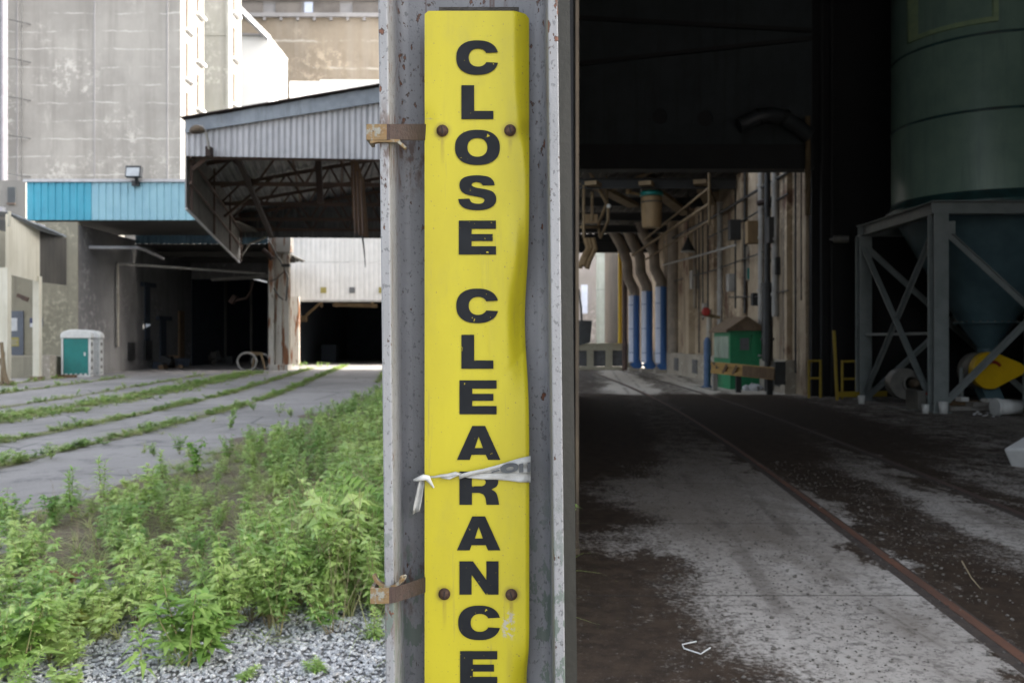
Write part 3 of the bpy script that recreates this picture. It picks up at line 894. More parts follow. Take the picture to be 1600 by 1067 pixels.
# =================================================================== THE DARK SHED ON THE RIGHT
shed = thing('industrial_shed', 'dark open fronted metal shed with rails running into it', 'building', (10, 12, 0))
mb = MB()
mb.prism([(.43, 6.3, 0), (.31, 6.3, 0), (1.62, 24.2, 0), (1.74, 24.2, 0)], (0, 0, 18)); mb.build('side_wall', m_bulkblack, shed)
mb = MB()
mb.bb(X(899.3, 6.3), X(904.2, 6.3), 6.28, 6.42, .01, 15.9); mb.build('door_jamb', m_jamb, shed)
mb = MB(); mb.bb(X(898.5, 6.3), X(905, 6.3), 6.25, 6.5, 0, .05); mb.build('jamb_footing', m_jamb, shed)
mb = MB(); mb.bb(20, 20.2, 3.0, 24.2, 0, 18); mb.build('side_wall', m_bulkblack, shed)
mb = MB(); mb.bb(8.5, 20, .6, 2.98, 0, 8.5); mb.build('added_sun_block', m_beigewall, shed)  # unseen block added to keep the sun off the post and near floor
mb = MB(); mb.bb(.3, 20, 3.2, 3.4, 7.0, 18); mb.build('added_light_header', m_bulk, shed)  # out of view, added to limit the light entering the shed
mb = MB(); mb.bb(.2, 20.3, 3.1, 24.3, 18, 18.2); mb.build('roof', m_ceil, shed)
# end wall hanging over the tracks, with two round holes
BD = 24.0
xa, xb = 1.74, X(1268, BD)
def circ(px, py, r): return [(X(px, BD) + r * math.cos(a), Z(py, BD) + r * math.sin(a)) for a in np.linspace(0, 2 * math.pi, 25)[:-1]]
outer = [(xa, Z(228, BD)), (xb, Z(228, BD)), (xb, 18), (xa, 18)]
vv, ff = fill_plate(outer, [circ(1031, 183, .21), circ(1101, 186, .215)])
mb = MB(); mb.add([(x, BD, z) for (x, z) in vv], [tuple(reversed(q)) for q in ff])
# ribs standing off the sheet
x = xa + .1
while x < xb - .1:
    if all(abs(x - X(p, BD)) > .3 for p in (1031, 1101)): mb.bb(x, x + .07, BD - .03, BD - .001, Z(228, BD), 17.9)
    x += .22
ew = mb.build('end_wall', m_bulk, shed)
s2 = ew.modifiers.new('thickness', 'SOLIDIFY'); s2.thickness = .05
mb = MB(); mb.bb(xa, xb, BD - .18, BD + .2, Z(264, BD), Z(228, BD)); mb.bb(xa, xb, BD - .26, BD + .28, Z(267, BD), Z(263, BD)); mb.build('lintel_beam', m_girt, shed)
mb = MB()
mb.beam(at(903, 100, BD - .15), at(1268, 60, BD - .15), .08, .1); mb.beam(at(903, 28, BD - .15), at(1268, 48, BD - .15), .07, .1)
mb.build('girt', m_girt, shed)
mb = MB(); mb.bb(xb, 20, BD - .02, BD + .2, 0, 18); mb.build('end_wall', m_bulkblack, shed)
for px in (1284, 1300):
    mb = MB(); mb.tube([(X(px, BD - .2), BD - .2, 0.01), (X(px, BD - .2), BD - .2, 15)], .045, 8); mb.build('conduit', m_girt, shed)

for px, py in ((1031, 183), (1101, 186)):
    mb = MB(); mb.lathe((X(px, BD), BD + .06, Z(py, BD)), [(.27, 0), (.27, .9), (0, .92)], 20, 0, (0, 1, 0)); mb.build('hole_light_block', m_girt, shed)  # closed cup added behind each hole to stop bright sky showing through
# elbow duct through the wall
t = thing('elbow_duct', 'dark round elbow duct bending against the black end wall', 'duct', at(1205, 215, 23.4))
mb = MB(); mb.tube([at(1155, 197, 23.4), at(1170, 190, 23.4), at(1185, 183, 23.3), at(1205, 179, 23.3), at(1225, 184, 23.4), at(1245, 197, 23.5), at(1264, 212, 23.6)], .2, 14)
mb.build('pipe', M('dark_duct', (.05, .056, .062), scale=3, rough=.45), t)
mb = MB()
for (a, b) in (((1183, 184), (1187, 182.5)), ((1224, 183.6), (1228, 186))): mb.tube([at(*a, 23.33), at(*b, 23.33)], .225, 14)
mb.build('seam_collar', m_girt, t)

# =================================================================== SILO
CX, CY, RS = 10.96, 20.7, 2.03
silo = thing('hopper_silo', 'sage green round hopper silo on a braced steel stand', 'silo', (CX, CY, 0))
ZB = 4.45
mb = MB(); mb.lathe((CX, CY, ZB), [(RS, 0), (RS, 6.8), (RS * .5, 7.2), (0.05, 7.3)], 64); mb.build('shell', m_hopper, silo)
for z in (6.35, 7.95):
    mb = MB(); mb.lathe((CX, CY, z), [(RS + .004, 0), (RS + .022, .01), (RS + .022, .05), (RS + .004, .06)], 64); mb.build('band', m_hopperdk, silo)
mb = MB(); mb.lathe((CX, CY, ZB - .06), [(RS + .01, 0), (RS + .13, 0), (RS + .13, .1), (RS + .05, .16), (RS + .005, .3)], 64); mb.build('base_ring', m_hopperdk, silo)
mb = MB(); mb.bb(CX - .04, CX + .04, CY - RS - .05, CY - RS + .02, ZB + .3, 6.35); mb.build('seam', m_hopper, silo)
# hatch with green frame
hx0, hx1 = X(1462, 18.9), X(1555, 18.9); hz0, hz1 = Z(36, 18.9), Z(-40, 18.9)
mb = MB()
def onshell(x, off=.06): return CY - math.sqrt(max(0, (RS + off) ** 2 - (x - CX) ** 2))
for (xa_, xb_, za, zb_) in ((hx0, hx1, hz0, hz0 + .1), (hx0, hx0 + .09, hz0, hz1), (hx1 - .09, hx1, hz0, hz1), (hx0, hx1, hz1, hz1 + .1)):
    for i in range(6):
        a = xa_ + (xb_ - xa_) * i / 6; b = xa_ + (xb_ - xa_) * (i + 1) / 6
        mb.prism([(a, onshell(a), za), (b, onshell(b), za), (b, onshell(b) + .1, za), (a, onshell(a) + .1, za)], (0, 0, zb_ - za))
mb.build('hatch_frame', M('pale_green_frame', (.30, .40, .22), (.22, .32, .2), 5), silo)
# hopper cone
mb = MB(); mb.lathe((CX, CY, 1.30), [(.18, 0), (.60, .62), (RS - .05, ZB - 1.37)], 48); mb.build('hopper_cone', m_cone, silo)
mb = MB(); mb.lathe((CX, CY, 1.88), [(.60, 0), (.70, .0), (.70, .035), (.62, .035)], 48)
for k in range(28):
    a = 2 * math.pi * k / 28; mb.box((CX + .67 * math.cos(a), CY + .67 * math.sin(a), 1.93), (.03, .03, .035), a, 1)
mb.build('bolted_flange', [m_cone, m_machine], silo)
HX = 2.13
legs = [(CX - HX, CY - HX), (CX + HX, CY - HX), (CX - HX, CY + 1.8), (CX + HX, CY + 1.8)]
for (x, y) in legs:
    mb = MB(); t_, W2 = .024, .15                      # H section leg
    mb.bb(x - W2, x + W2, y - W2, y - W2 + t_, .03, ZB - .34); mb.bb(x - W2, x + W2, y + W2 - t_, y + W2, .03, ZB - .34)
    mb.bb(x - t_ / 2, x + t_ / 2, y - W2 + t_, y + W2 - t_, .03, ZB - .34)
    mb.bb(x - .2, x + .2, y - .2, y + .2, .01, .03)
    mb.build('leg', m_stand, silo)
def hbeam(mb, p, q, h, w):
    p, q = Vector(p), Vector(q); e = Vector((0, 0, h / 2))
    mb.beam(p, q, .016, h - .04); mb.beam(p + e - Vector((0, 0, .01)), q + e - Vector((0, 0, .01)), w, .02); mb.beam(p - e + Vector((0, 0, .01)), q - e + Vector((0, 0, .01)), w, .02)
zt = ZB - .2
for (a, b) in ((0, 1), (0, 2), (2, 3), (1, 3)):
    mb = MB(); p, q = Vector((*legs[a], zt)), Vector((*legs[b], zt))
    dd = (q - p).normalized() * (.14 if a == 0 and b == 1 or a == 2 else -.01)
    hbeam(mb, p - dd, q + dd, .27, .24)
    mb.build('top_beam', m_stand, silo)
zl, zh = .22, ZB - .62
br = [((legs[0][0] + .15, legs[0][1], zh), (legs[1][0] - .15, legs[1][1], zl)), ((legs[0][0] + .06, legs[0][1] - .06, zl), (legs[1][0] - .55, legs[1][1] - .06, zh)),
      ((legs[0][0], legs[0][1] + .15, zh), (legs[2][0], legs[2][1] - .15, zl)), ((legs[0][0] - .06, legs[0][1] + .15, zl), (legs[2][0] - .06, legs[2][1] - .15, zh)),
      ((legs[2][0] + .15, legs[2][1], zh), (legs[3][0] - .15, legs[3][1], zl)), ((legs[2][0] + .15, legs[2][1] - .06, zl), (legs[3][0] - .15, legs[3][1] - .06, zh))]
for p, q in br:
    mb = MB(); mb.angle(p, q, .14, .016); mb.build('brace', m_stand, silo)
mb = MB()
for (x, y, z) in [(legs[0][0] + .2, legs[0][1] - .07, zh), (legs[0][0] - .05, legs[0][1] + .2, zh)]: mb.box((x, y, z), (.24, .02, .26) if y < legs[0][1] else (.02, .24, .26))
mb.build('gusset', m_stand, silo)
mb = MB(); mb.beam((legs[2][0], legs[2][1], 1.65), (legs[0][0], legs[0][1] + .1, 1.65), .05, .06); mb.build('cross_rail', m_stand, silo)

# feeder under the hopper with its belt guard
t = thing('screw_feeder', 'feeder under the silo with yellow teardrop belt guard', 'machine', (CX, 19.6, 0))
mb = MB(); mb.lathe((X(1531, 20.1), 20.1, .82), [(.40, -.22), (.42, -.2), (.42, .2), (.40, .22)], 28, 0, (0, 1, 0)); mb.build('feeder_housing', m_machine, t)
GD = 19.45
mb = MB()
c1 = at(1549, 579, GD); c2 = at(1591, 577, GD)
pts = [(c1.x + .405 * math.cos(a), c1.z + .405 * math.sin(a)) for a in np.linspace(math.radians(75), math.radians(283), 22)]
pts += [(c2.x + .15 * math.cos(a), c2.z + .15 * math.sin(a)) for a in np.linspace(math.radians(-72), math.radians(70), 10)]
mb.prism([(x, GD, z) for (x, z) in pts], (0, .2, 0)); mb.build('belt_guard', m_yellow, t, bevel=.02)
mb = MB()
arcp = [(c1.x + .03 + .19 * math.cos(a), GD - .004, c1.z + .19 * math.sin(a)) for a in np.linspace(math.radians(30), math.radians(150), 10)]
for a, b in zip(arcp[:-1], arcp[1:]): mb.beam(a, b, .004, .07, 0, (0, 0, 1))
mb.build('red_arrow', m_red, t)
mb = MB()
cz = at(1537, 600, 19.9)
mb.prism([(cz.x - .22, 19.7, .62), (cz.x + .18, 19.7, .62), (cz.x + .42, 19.7, .06), (cz.x + .02, 19.7, .06)], (0, .35, 0)); mb.bb(cz.x - .3, cz.x + .27, 19.62, 20.13, .62, .68)
mb.build('discharge_chute', m_cone, t)
mb = MB(); mb.lathe((CX, CY, .9), [(.2, 0), (.2, .42)], 20); mb.build('inlet_neck', m_cone, t)
mb = MB(); mb.tube([(c1.x - .5, 19.75, .05), (c1.x - .5, 19.75, .9)], .05, 8); mb.tube([(CX + .6, 20.2, .05), (CX + .6, 20.2, .9)], .05, 8); mb.bb(c1.x - .6, CX + .8, 19.7, 20.3, .01, .06); mb.build('support_frame', m_stand, t)

# blower beside the leg
BX, BY = X(1412, 19.6), 19.6
t = thing('blower_fan', 'grey centrifugal blower with round casing beside the front silo leg', 'blower', (BX, BY, 0))
sp = []
for k in range(40):
    a = 2 * math.pi * k / 40; sp.append(.30 + .08 * k / 40)
mb = MB(); mb.prism([(BX + sp[k] * math.cos(2 * math.pi * k / 40), BY - .12, .58 + sp[k] * math.sin(2 * math.pi * k / 40)) for k in range(40)], (0, .3, 0)); mb.build('scroll_casing', m_machine, t, bevel=.01)
mb = MB(); mb.lathe((BX + .1, BY - .12, .58), [(.18, 0), (.2, .02), (.2, .05), (.14, .06), (.12, -.0)], 24, 0, (0, -1, 0)); mb.build('inlet_ring', m_machine, t)
mb = MB(); mb.lathe((BX + .1, BY - .2, .58), [(.09, 0), (.1, .18), (.05, .24)], 16, 0, (0, -1, 0)); mb.build('shaft_hub', m_jamb, t)
mb = MB(); mb.bb(BX - .02, BX + .46, BY - .75, BY - .16, .03, .44); mb.bb(BX - .28, BX + .5, BY - .8, BY + .3, .01, .05); mb.build('motor_base', m_machine, t, bevel=.01)
mb = MB(); mb.lathe((BX + .25, BY - .76, .27), [(.11, 0), (.11, .03)], 18, 0, (0, -1, 0)); mb.build('motor_end_cap', m_blackmetal, t)
mb = MB(); mb.bb(BX + .13, BX + .38, BY - .79, BY - .755, .36, .41); mb.build('red_plate', m_red, t)

def bucket(name, loc, r, h, lab, lying=None, grp=None, mats=m_plwhite):
    t = thing(name, lab, 'bucket', loc, grp)
    ax = lying or (0, 0, 1)
    c = Vector(loc) + (Vector((0, 0, r)) if lying else Vector())
    mb = MB(); mb.lathe(c, [(0, .004), (r * .86, 0), (r, h), (r * .94, h), (r * .82, .02), (0, .02)], 28, 0, ax); mb.build('body', mats, t)
    mb = MB(); mb.lathe(c, [(r * .99, h * .86), (r * 1.07, h * .86), (r * 1.07, h * .90), (r * .99, h * .90)], 28, 0, ax)
    mb.lathe(c, [(r * .99, h * .97), (r * 1.06, h * .97), (r * 1.06, h), (r * .99, h)], 28, 0, ax); mb.build('rim', mats, t)
    return t
d = gd(650)
bucket('plastic_bucket', (X(1592, d), d, .012), .165, .52, 'white plastic bucket lying on its side by the yellow guard', (-1, -.12, .02))
d = 18.25
bucket('paint_can', (X(1446, d), d, .012), .07, .19, 'small white can left of the front silo leg')
bucket('paint_can', (X(1474, d), d, .012), .09, .24, 'white can right of the front silo leg')
d = 21.0
bucket('paint_can', (X(1346, d), d, .012), .08, .2, 'white can at the foot of the far left silo leg')
# loose boards with scraps behind the front leg
t = thing('board_pile', 'low pile of pale boards on the floor behind the silo leg', 'boards', (X(1520, 19.2), 19.2, .01))
for i, (a, b, z, dy) in enumerate([(1482, 1572, .06, 0), (1488, 1545, .16, .15), (1515, 1585, .15, -.05)]):
    mb = MB(); mb.beam((X(a, 19), 19.1 + dy, z), (X(b, 19), 19.25 + dy * .5, z), .3, .09); mb.build('board', [m_planks, m_woodbrown][i % 2 == 1], t)
mb = MB(); mb.bb(X(1540, 19), X(1562, 19), 18.9, 19.2, .2, .26); mb.bb(X(1500, 19), X(1512, 19), 18.95, 19.2, .21, .3); mb.build('scrap', m_plwhite, t)
# litter
t_ = MB()
for i in range(26):
    px = random.uniform(1520, 1570); py = random.uniform(643, 652); d = gd(py); a = random.uniform(.02, .06)
    t_.box((X(px, d), d, .018), (a, a * .7, .018), random.uniform(0, 3))
struct(t_.build('paper_scraps', m_paper), 'stuff')
d = 10.6
t = thing('polystyrene_block', 'white polystyrene block lying tilted at the right edge', 'block', (X(1600, d), d, .012))
mb = MB(); c = Vector((X(1611, d), d, .19))
mb.box(c, (.42, .34, .26), 0, 0, Matrix.Rotation(math.radians(-24), 3, 'Y') @ Matrix.Rotation(.3, 3, 'Z')); mb.build('block', m_plwhite, t, bevel=.03)
mb = MB(); mb.bb(X(1611, d) - .12, X(1611, d) + .2, d - .05, d + .2, .011, .08); mb.build('broken_corner', m_plwhite, t)
d = gd(1018)
mb = MB(); mb.tube([at(1088, 1008, gd(1008)) + Vector((0, 0, .02)), at(1066, 1012, gd(1012)) + Vector((0, 0, .018)), at(1069, 1019, gd(1019)) + Vector((0, 0, .02)), at(1095, 1027, gd(1027)) + Vector((0, 0, .018)), at(1110, 1021, gd(1021)) + Vector((0, 0, .03))], .003, 6)
tag(mb.build('plastic_strap', m_plwhite), 'curl of thin white plastic strapping on the dirty floor', 'strap')
mb = MB(); mb.tube([at(1503, 888, gd(888)) + Vector((0, 0, .05)), at(1518, 910, gd(910)) + Vector((0, 0, .03)), at(1532, 924, gd(924)) + Vector((0, 0, .02))], [.004, .0035, .002], 6)
tag(mb.build('twig', m_dry), 'dry bent twig lying between the two rails', 'twig')

# yellow pipe barriers in the dark corner
def barrier(xs, d, zt_, lab):
    t = thing('yellow_barrier', lab, 'barrier', (X(xs[0], d), d, 0), 'yellow pipe barriers by the silo')
    for px in xs:
        mb = MB(); mb.tube([(X(px, d), d, .008), (X(px, d), d, zt_)], .035, 8); mb.build('post', m_yellowdull, t)
    for z in (zt_ - .03, zt_ * .52):
        mb = MB(); mb.tube([(X(xs[0], d), d, z), (X(xs[-1], d), d, z)], .03, 8); mb.build('rail', m_yellowdull, t)
barrier((1264, 1282), 23.3, 1.0, 'yellow pipe barrier with two posts at the black wall corner')
barrier((1316, 1338), 22.9, 1.0, 'yellow pipe barrier between the black wall and the silo leg')
t = thing('yellow_kerb_frame', 'low yellow frame on the floor behind the silo leg', 'frame', (X(1345, 22.3), 22.3, 0))
mb = MB(); mb.beam((X(1308, 22.3), 22.3, .16), (X(1392, 22.3), 22.6, .16), .1, .13); mb.build('bar', m_yellowdull, t)
mb = MB(); mb.beam((X(1308, 22.3), 22.3, .01), (X(1304, 22.3), 22.35, 1.75), .06, .06); mb.build('upright', m_yellowdull, t)
mb = MB(); mb.tube([at(1302, 374, 23.3), at(1326, 374, 23.2)], .1, 12); mb.tube([at(1297, 374, 23.75), at(1303, 374, 23.3)], .03, 8)
tag(mb.build('wall_lamp', m_machine), 'small grey lamp fixed on the black end wall', 'lamp')

# =================================================================== LOADING BAY BEYOND THE SHED
bay = thing('concrete_elevator', 'brown stained concrete elevator wall with pilasters and pipes', 'building', (11, 35, 0))
W0, W1 = Vector((7.95, 24.25)), Vector((7.25, 46.5))
def wl(d_, off=0.0):
    f = (d_ - W0.y) / (W1.y - W0.y); return W0.x + (W1.x - W0.x) * f - off
mb = MB(); mb.prism([(W0.x, W0.y, 0), (W1.x, W1.y, 0), (18, W1.y, 0), (18, W0.y, 0)], (0, 0, 26)); mb.build('wall', m_conwall, bay)
for (a, b, off) in ((25.3, 26.2, .16), (29.6, 30.2, .2), (33.2, 33.9, .2), (37.0, 38.0, .25), (40.5, 41.5, .3)):
    mb = MB(); mb.prism([(wl(a, off), a, 0), (wl(b, off), b, 0), (wl(b) + .02, b, 0), (wl(a) + .02, a, 0)], (0, 0, 7.2)); mb.build('pilaster', m_conwall, bay)
for (a, b) in ((25.0, 25.9), (26.6, 29.3), (31.5, 46.4)):
    mb = MB(); mb.prism([(wl(a, .32), a, 0), (wl(b, .32), b, 0), (wl(b) + .02, b, 0), (wl(a) + .02, a, 0)], (0, 0, .95)); mb.build('plinth', m_conbase, bay)
for dd in (25.4, 27.4, 28.6, 33.0, 35.2, 38.6):
    mb = MB(); mb.prism([(wl(dd, .35), dd, .2), (wl(dd + .8, .35), dd + .8, .2), (wl(dd + .8, .3), dd + .8, .2), (wl(dd, .3), dd, .2)], (0, 0, .55))
    for k in range(5): mb.box((wl(dd + .4, .36), dd + .4, .26 + k * .1), (.03, .8, .03))
    mb.build('louvre', m_grille, bay)
def wpipe(px, r, z0, z1, mt, name='wall_pipe', off=.12):
    # depth where the wall stands at this column of the picture
    k = (px - 800) / F
    s_ = (W1.x - W0.x) / (W1.y - W0.y)
    dd = (W0.x - s_ * W0.y - off - r) / (k - s_)
    mb = MB(); mb.tube([(wl(dd, off + r), dd, z0), (wl(dd, off + r), dd, z1)], r, 10)
    for z in np.arange(z0 + .6, z1, 1.6): mb.tube([(wl(dd, off + r), dd, z), (wl(dd, off + r), dd, z + .08)], r * 1.25, 10)
    return mb.build(name, mt, bay), dd
for (px, r, z0, z1, mt, off) in ((1098, .03, 2.3, 7, m_blackmetal, .1), (1106, .03, 2.6, 7, m_blackmetal, .1), (1114, .03, 2.2, 7.2, m_blackmetal, .1), (1125, .1, 1.0, 6.4, m_greypipe, .1), (1190, .11, .8, 7.4, m_greypipe, .1), (1199, .09, 0.01, 7.6, m_blackmetal, .25),
                             (1212, .11, 2.2, 7.2, m_greypipe, .12), (1226, .035, .6, 7.5, m_blackmetal, .1), (1262, .07, 4.8, 7.4, m_tan, .1), (1086, .07, 2.8, 6, m_ductbrown, .1), (1074, .035, .9, 6.5, m_blackmetal, .08), (1092, .025, 1, 6.6, m_blackmetal, .05), (1119, .03, 1.2, 7, m_blackmetal, .06), (1149, .03, 2.6, 7, m_blackmetal, .06), (1164, .04, 2.4, 7.2, m_blackmetal, .06), (1219, .025, 1.2, 7.2, m_blackmetal, .06), (1243, .03, .6, 7.2, m_blackmetal, .05), (1252, .02, 2.6, 7.2, m_rust, .05)):
    wpipe(px, r, z0, z1, mt, off=off)
wpipe(1199, .16, 0.9, 3.2, m_blackmetal, 'pipe_sleeve', .2)
# boxes and a worn notice on that wall
def wbox(px0, px1, py0, py1, mt, lab, cat, name, dep=.35):
    k = ((px0 + px1) / 2 - 800) / F; s_ = (W1.x - W0.x) / (W1.y - W0.y)
    dd = (W0.x - s_ * W0.y - .33) / (k - s_)
    mb = MB(); mb.bb(X(px0, dd), X(px1, dd), dd - dep / 2, dd + dep / 2, Z(py1, dd), Z(py0, dd)); mb.bb(X(px1, dd) - .02, wl(dd) + .05, dd - .06, dd + .06, Z(py1, dd) + .1, Z(py0, dd) - .1)
    return tag(mb.build(name, mt, None, bevel=.01), lab, cat)
wbox(1166, 1197, 346, 381, m_drum, 'tan control box high on the brown concrete wall', 'box', 'control_box')
wbox(1139, 1160, 344, 375, m_blackmetal, 'black box high on the brown concrete wall', 'box', 'junction_box')
wbox(1199, 1211, 340, 380, m_blackmetal, 'narrow black box beside the tan control box', 'box', 'switch_box')
t = thing('faded_notice', 'faded rust and teal notice hung on the brown wall', 'sign', at(1175, 440, 29.4))
mb = MB(); mb.bb(X(1166, 29.4), X(1181, 29.4), 29.4, 29.43, Z(439, 29.4), Z(385, 29.4)); mb.build('board', m_conbase, t)
mb = MB(); mb.lathe((X(1174, 29.4), 29.395, Z(400, 29.4)), [(.13, 0), (.13, .004)], 18, 0, (0, 1, 0)); mb.bb(X(1170, 29.4), X(1178, 29.4), 29.39, 29.398, Z(412, 29.4), Z(392, 29.4)); mb.build('rust_patch', m_ruststeel, t)
mb = MB(); mb.bb(X(1167.5, 29.4), X(1172.5, 29.4), 29.385, 29.397, Z(436, 29.4), Z(419, 29.4)); mb.build('teal_patch', m_teal, t)
mb = MB(); mb.tube([at(1036, 414, 36), at(1090, 400, 31.8), at(1150, 383, 28.6)], .04, 8); tag(mb.build('sloping_pipe', m_greypipe), 'thin grey pipe sloping up along the brown wall', 'pipe')
mb = MB(); mb.tube([at(1185, 318, 27.2), at(1230, 304, 26.4), at(1275, 288, 25.6)], .09, 10); tag(mb.build('sloping_pipe', m_rust), 'rust red pipe sloping up under the black beam', 'pipe')

# roof over the tracks
for (za, zb_, d0_, d1_, r_) in ((5.6, 5.4, 25, 34, .03), (4.2, 4.15, 26.5, 40, .025), (2.9, 3.0, 25, 31, .02), (6.2, 6.1, 24.8, 42, .05)):
    mb = MB(); mb.tube([(wl(d0_, .22), d0_, za), (wl((d0_ + d1_) / 2, .22), (d0_ + d1_) / 2, (za + zb_) / 2 - .08), (wl(d1_, .22), d1_, zb_)], r_, 8); mb.build('cable', m_blackmetal, bay)
for (dd, z, s_) in ((26.0, 3.4, .34), (28.2, 2.6, .26), (31.0, 3.2, .4), (34.5, 2.4, .36), (36.5, 3.6, .5)):
    mb = MB(); mb.bb(wl(dd, .28), wl(dd) + .02, dd - s_ / 2, dd + s_ / 2, z, z + s_ * 1.5); mb.build('wall_box', m_girt if dd < 30 else m_greypipe, bay)
roof = thing('track_canopy', 'dark beamed roof over the rails past the end wall', 'roof', (4.6, 37, 0))
mb = MB(); mb.ribroof((1.5, 29.5, 7.1), (7.7, 29.5, 7.1), (1.5, 45, 6.85), (7.7, 45, 6.85), .3, .05, .03); mb.build('deck', m_ceil, roof)
for dd in (30, 33.7, 37.4, 41.1, 44.7):
    mb = MB(); hbeam(mb, (1.5, dd, 6.75 - (dd - 30) * .012), (7.5, dd, 6.75 - (dd - 30) * .012), .34, .2); mb.build('cross_beam', m_girt, roof)
for (p, q) in (((2.6, 29.7, 6.72), (4.5, 33.2, 6.5)), ((4.4, 29.7, 6.72), (6.8, 35, 6.45)), ((6.2, 29.6, 6.75), (7.3, 33, 6.55))):
    mb = MB(); mb.beam(p, q, .42, .14); mb.build('diagonal_beam', m_tan, roof)
mb = MB(); mb.bb(1.5, 7.3, 44.9, 45.1, 5.9, 6.83); mb.build('end_fascia', m_girt, roof)
for (x, y) in ((1.45, 30), (1.6, 37.4), (1.7, 44.7)):
    mb = MB(); mb.bb(x - .12, x + .12, y - .12, y + .12, 0, 6.6); mb.build('post', m_girt, roof)

# hanging dust drum
t = thing('hanging_drum', 'tan drum with teal band hung below the track roof', 'drum', at(1018, 355, 30.5))
c = at(1018, 356, 30.5)
mb = MB(); mb.lathe(c, [(.30, 0), (.33, .12), (.36, 1.02), (.33, 1.06), (.1, 1.08)], 26); mb.build('barrel', m_drum, t)
mb = MB(); mb.lathe(c, [(.345, .84), (.375, .84), (.375, .88), (.355, .88)], 26); mb.build('hoop', m_blackmetal, t)
mb = MB(); mb.lathe(c, [(.37, 1.07), (.40, 1.08), (.40, 1.2), (.36, 1.22)], 26); mb.build('teal_band', m_teal, t)
mb = MB(); mb.lathe(c, [(.34, 1.2), (.34, 1.48), (.2, 1.6), (.2, 2.0)], 26); mb.build('neck', m_jamb, t)
for dx in (-.34, .34):
    mb = MB(); mb.tube([c + Vector((dx, 0, 1.2)), c + Vector((dx * 1.2, 0, 2.7))], .03, 8); mb.build('hanger_rod', m_whitepipe, t)
mb = MB(); mb.tube([c + Vector((-.78, 0, 1.15)), c + Vector((-.78, 0, 1.45))], .1, 10); mb.tube([c + Vector((-.76, 0, 1.2)), c + Vector((-.34, 0, 1.12))], .05, 8); mb.tube([c + Vector((-.78, 0, 1.45)), c + Vector((-.78, 0, 2.7))], .02, 8); mb.build('side_valve', m_drum, t)

# stair rails crossing under the roof
t = thing('stair_railing', 'tan pipe stair railing rising to the right under the roof', 'railing', at(990, 400, 36))
for (a, b, r) in (((988, 399, 36), (1108, 319, 27.5), .055), ((1005, 376, 36), (1108, 294, 27.5), .04), ((1008, 406, 36), (1108, 345, 27.5), .035)):
    mb = MB(); mb.tube([at(*a), at(*b)], r, 8); mb.build('handrail' if r > .05 else 'rail', m_tan, t)
mb = MB(); mb.tube([at(1108, 262, 27.5), at(1108, 352, 27.5)], .04, 8); mb.build('post', m_tan, t)
t = thing('access_ladder', 'tan braced access frame at the left under the track roof', 'ladder', at(925, 370, 31))
for (a, b, r) in (((918, 262, 30), (948, 318, 30.5), .06), ((948, 318, 30.5), (935, 350, 31), .055), ((935, 350, 31), (937, 370, 31), .05), ((950, 318, 30.5), (950, 345, 30.5), .05), ((950, 345, 30.5), (938, 372, 31), .05),
                  ((948, 300, 31), (1025, 265, 29.8), .07), ((948, 262, 30.6), (948, 316, 30.6), .05), ((908, 355, 30), (936, 355, 31), .05), ((912, 290, 30), (912, 372, 30), .05), ((925, 300, 30.3), (925, 345, 30.3), .05), ((905, 288, 30), (950, 286, 30.5), .045)):
    mb = MB(); mb.tube([at(*a), at(*b)], r, 8); mb.build('bar', m_tan, t)
mb = MB(); mb.box(at(924, 342, 30.4), (.42, .1, .3)); mb.build('panel', m_drum, t)
mb = MB(); mb.lathe(at(951, 325, 30.4), [(.05, 0), (.08, .06), (.05, .12)], 12); mb.build('white_knob', m_plwhite, t)
# bunch of yellow-brown hoses
mb = MB()
for (o1, o2) in ((0, 0), (6, 4), (-5, 3)):
    mb.tube([at(920 + o1, 372, 31), at(924 + o1, 385 + o2, 31), at(916 + o1, 400 + o2, 31.1), at(911 + o1, 415 + o2, 31)], .09, 8)
tag(mb.build('hose_bundle', m_drum), 'bundle of tan hoses hanging below the access frame', 'hose')
mb = MB(); c = at(913, 518, 25.2)
mb.prism([(1.75, 25.2, Z(500, 25.2)), (X(925.5, 25.2), 25.2, Z(501, 25.2)), (X(922, 25.2), 25.2, Z(535, 25.2)), (1.75, 25.2, Z(542, 25.2))], (0, .35, 0)); mb.tube([(X(909, 25.3), 25.3, Z(502, 25.3)), (X(908, 25.3), 25.3, Z(480, 25.3)), (X(904, 25.3), 25.3, Z(452, 25.3))], .03, 8)
tag(mb.build('wall_speaker', m_blackmetal), 'black horn shaped speaker box at the left shed wall', 'speaker')
t = thing('shade_lamp', 'dark cone shaded lamp hanging before the concrete wall', 'lamp', at(1075, 393, 33))
mb = MB(); mb.lathe(at(1075, 393, 33), [(.27, 0), (.25, .05), (.06, .42), (.05, .5)], 20); mb.build('shade', m_blackmetal, t)
mb = MB(); mb.tube([at(1075, 374, 33), at(1075, 300, 33)], .02, 6); mb.build('hanger', m_blackmetal, t)
mb = MB(); mb.lathe(at(1075, 394.5, 33), [(.2, 0), (.27, .01), (.27, .05)], 20); mb.build('rim', m_greypipe, t)

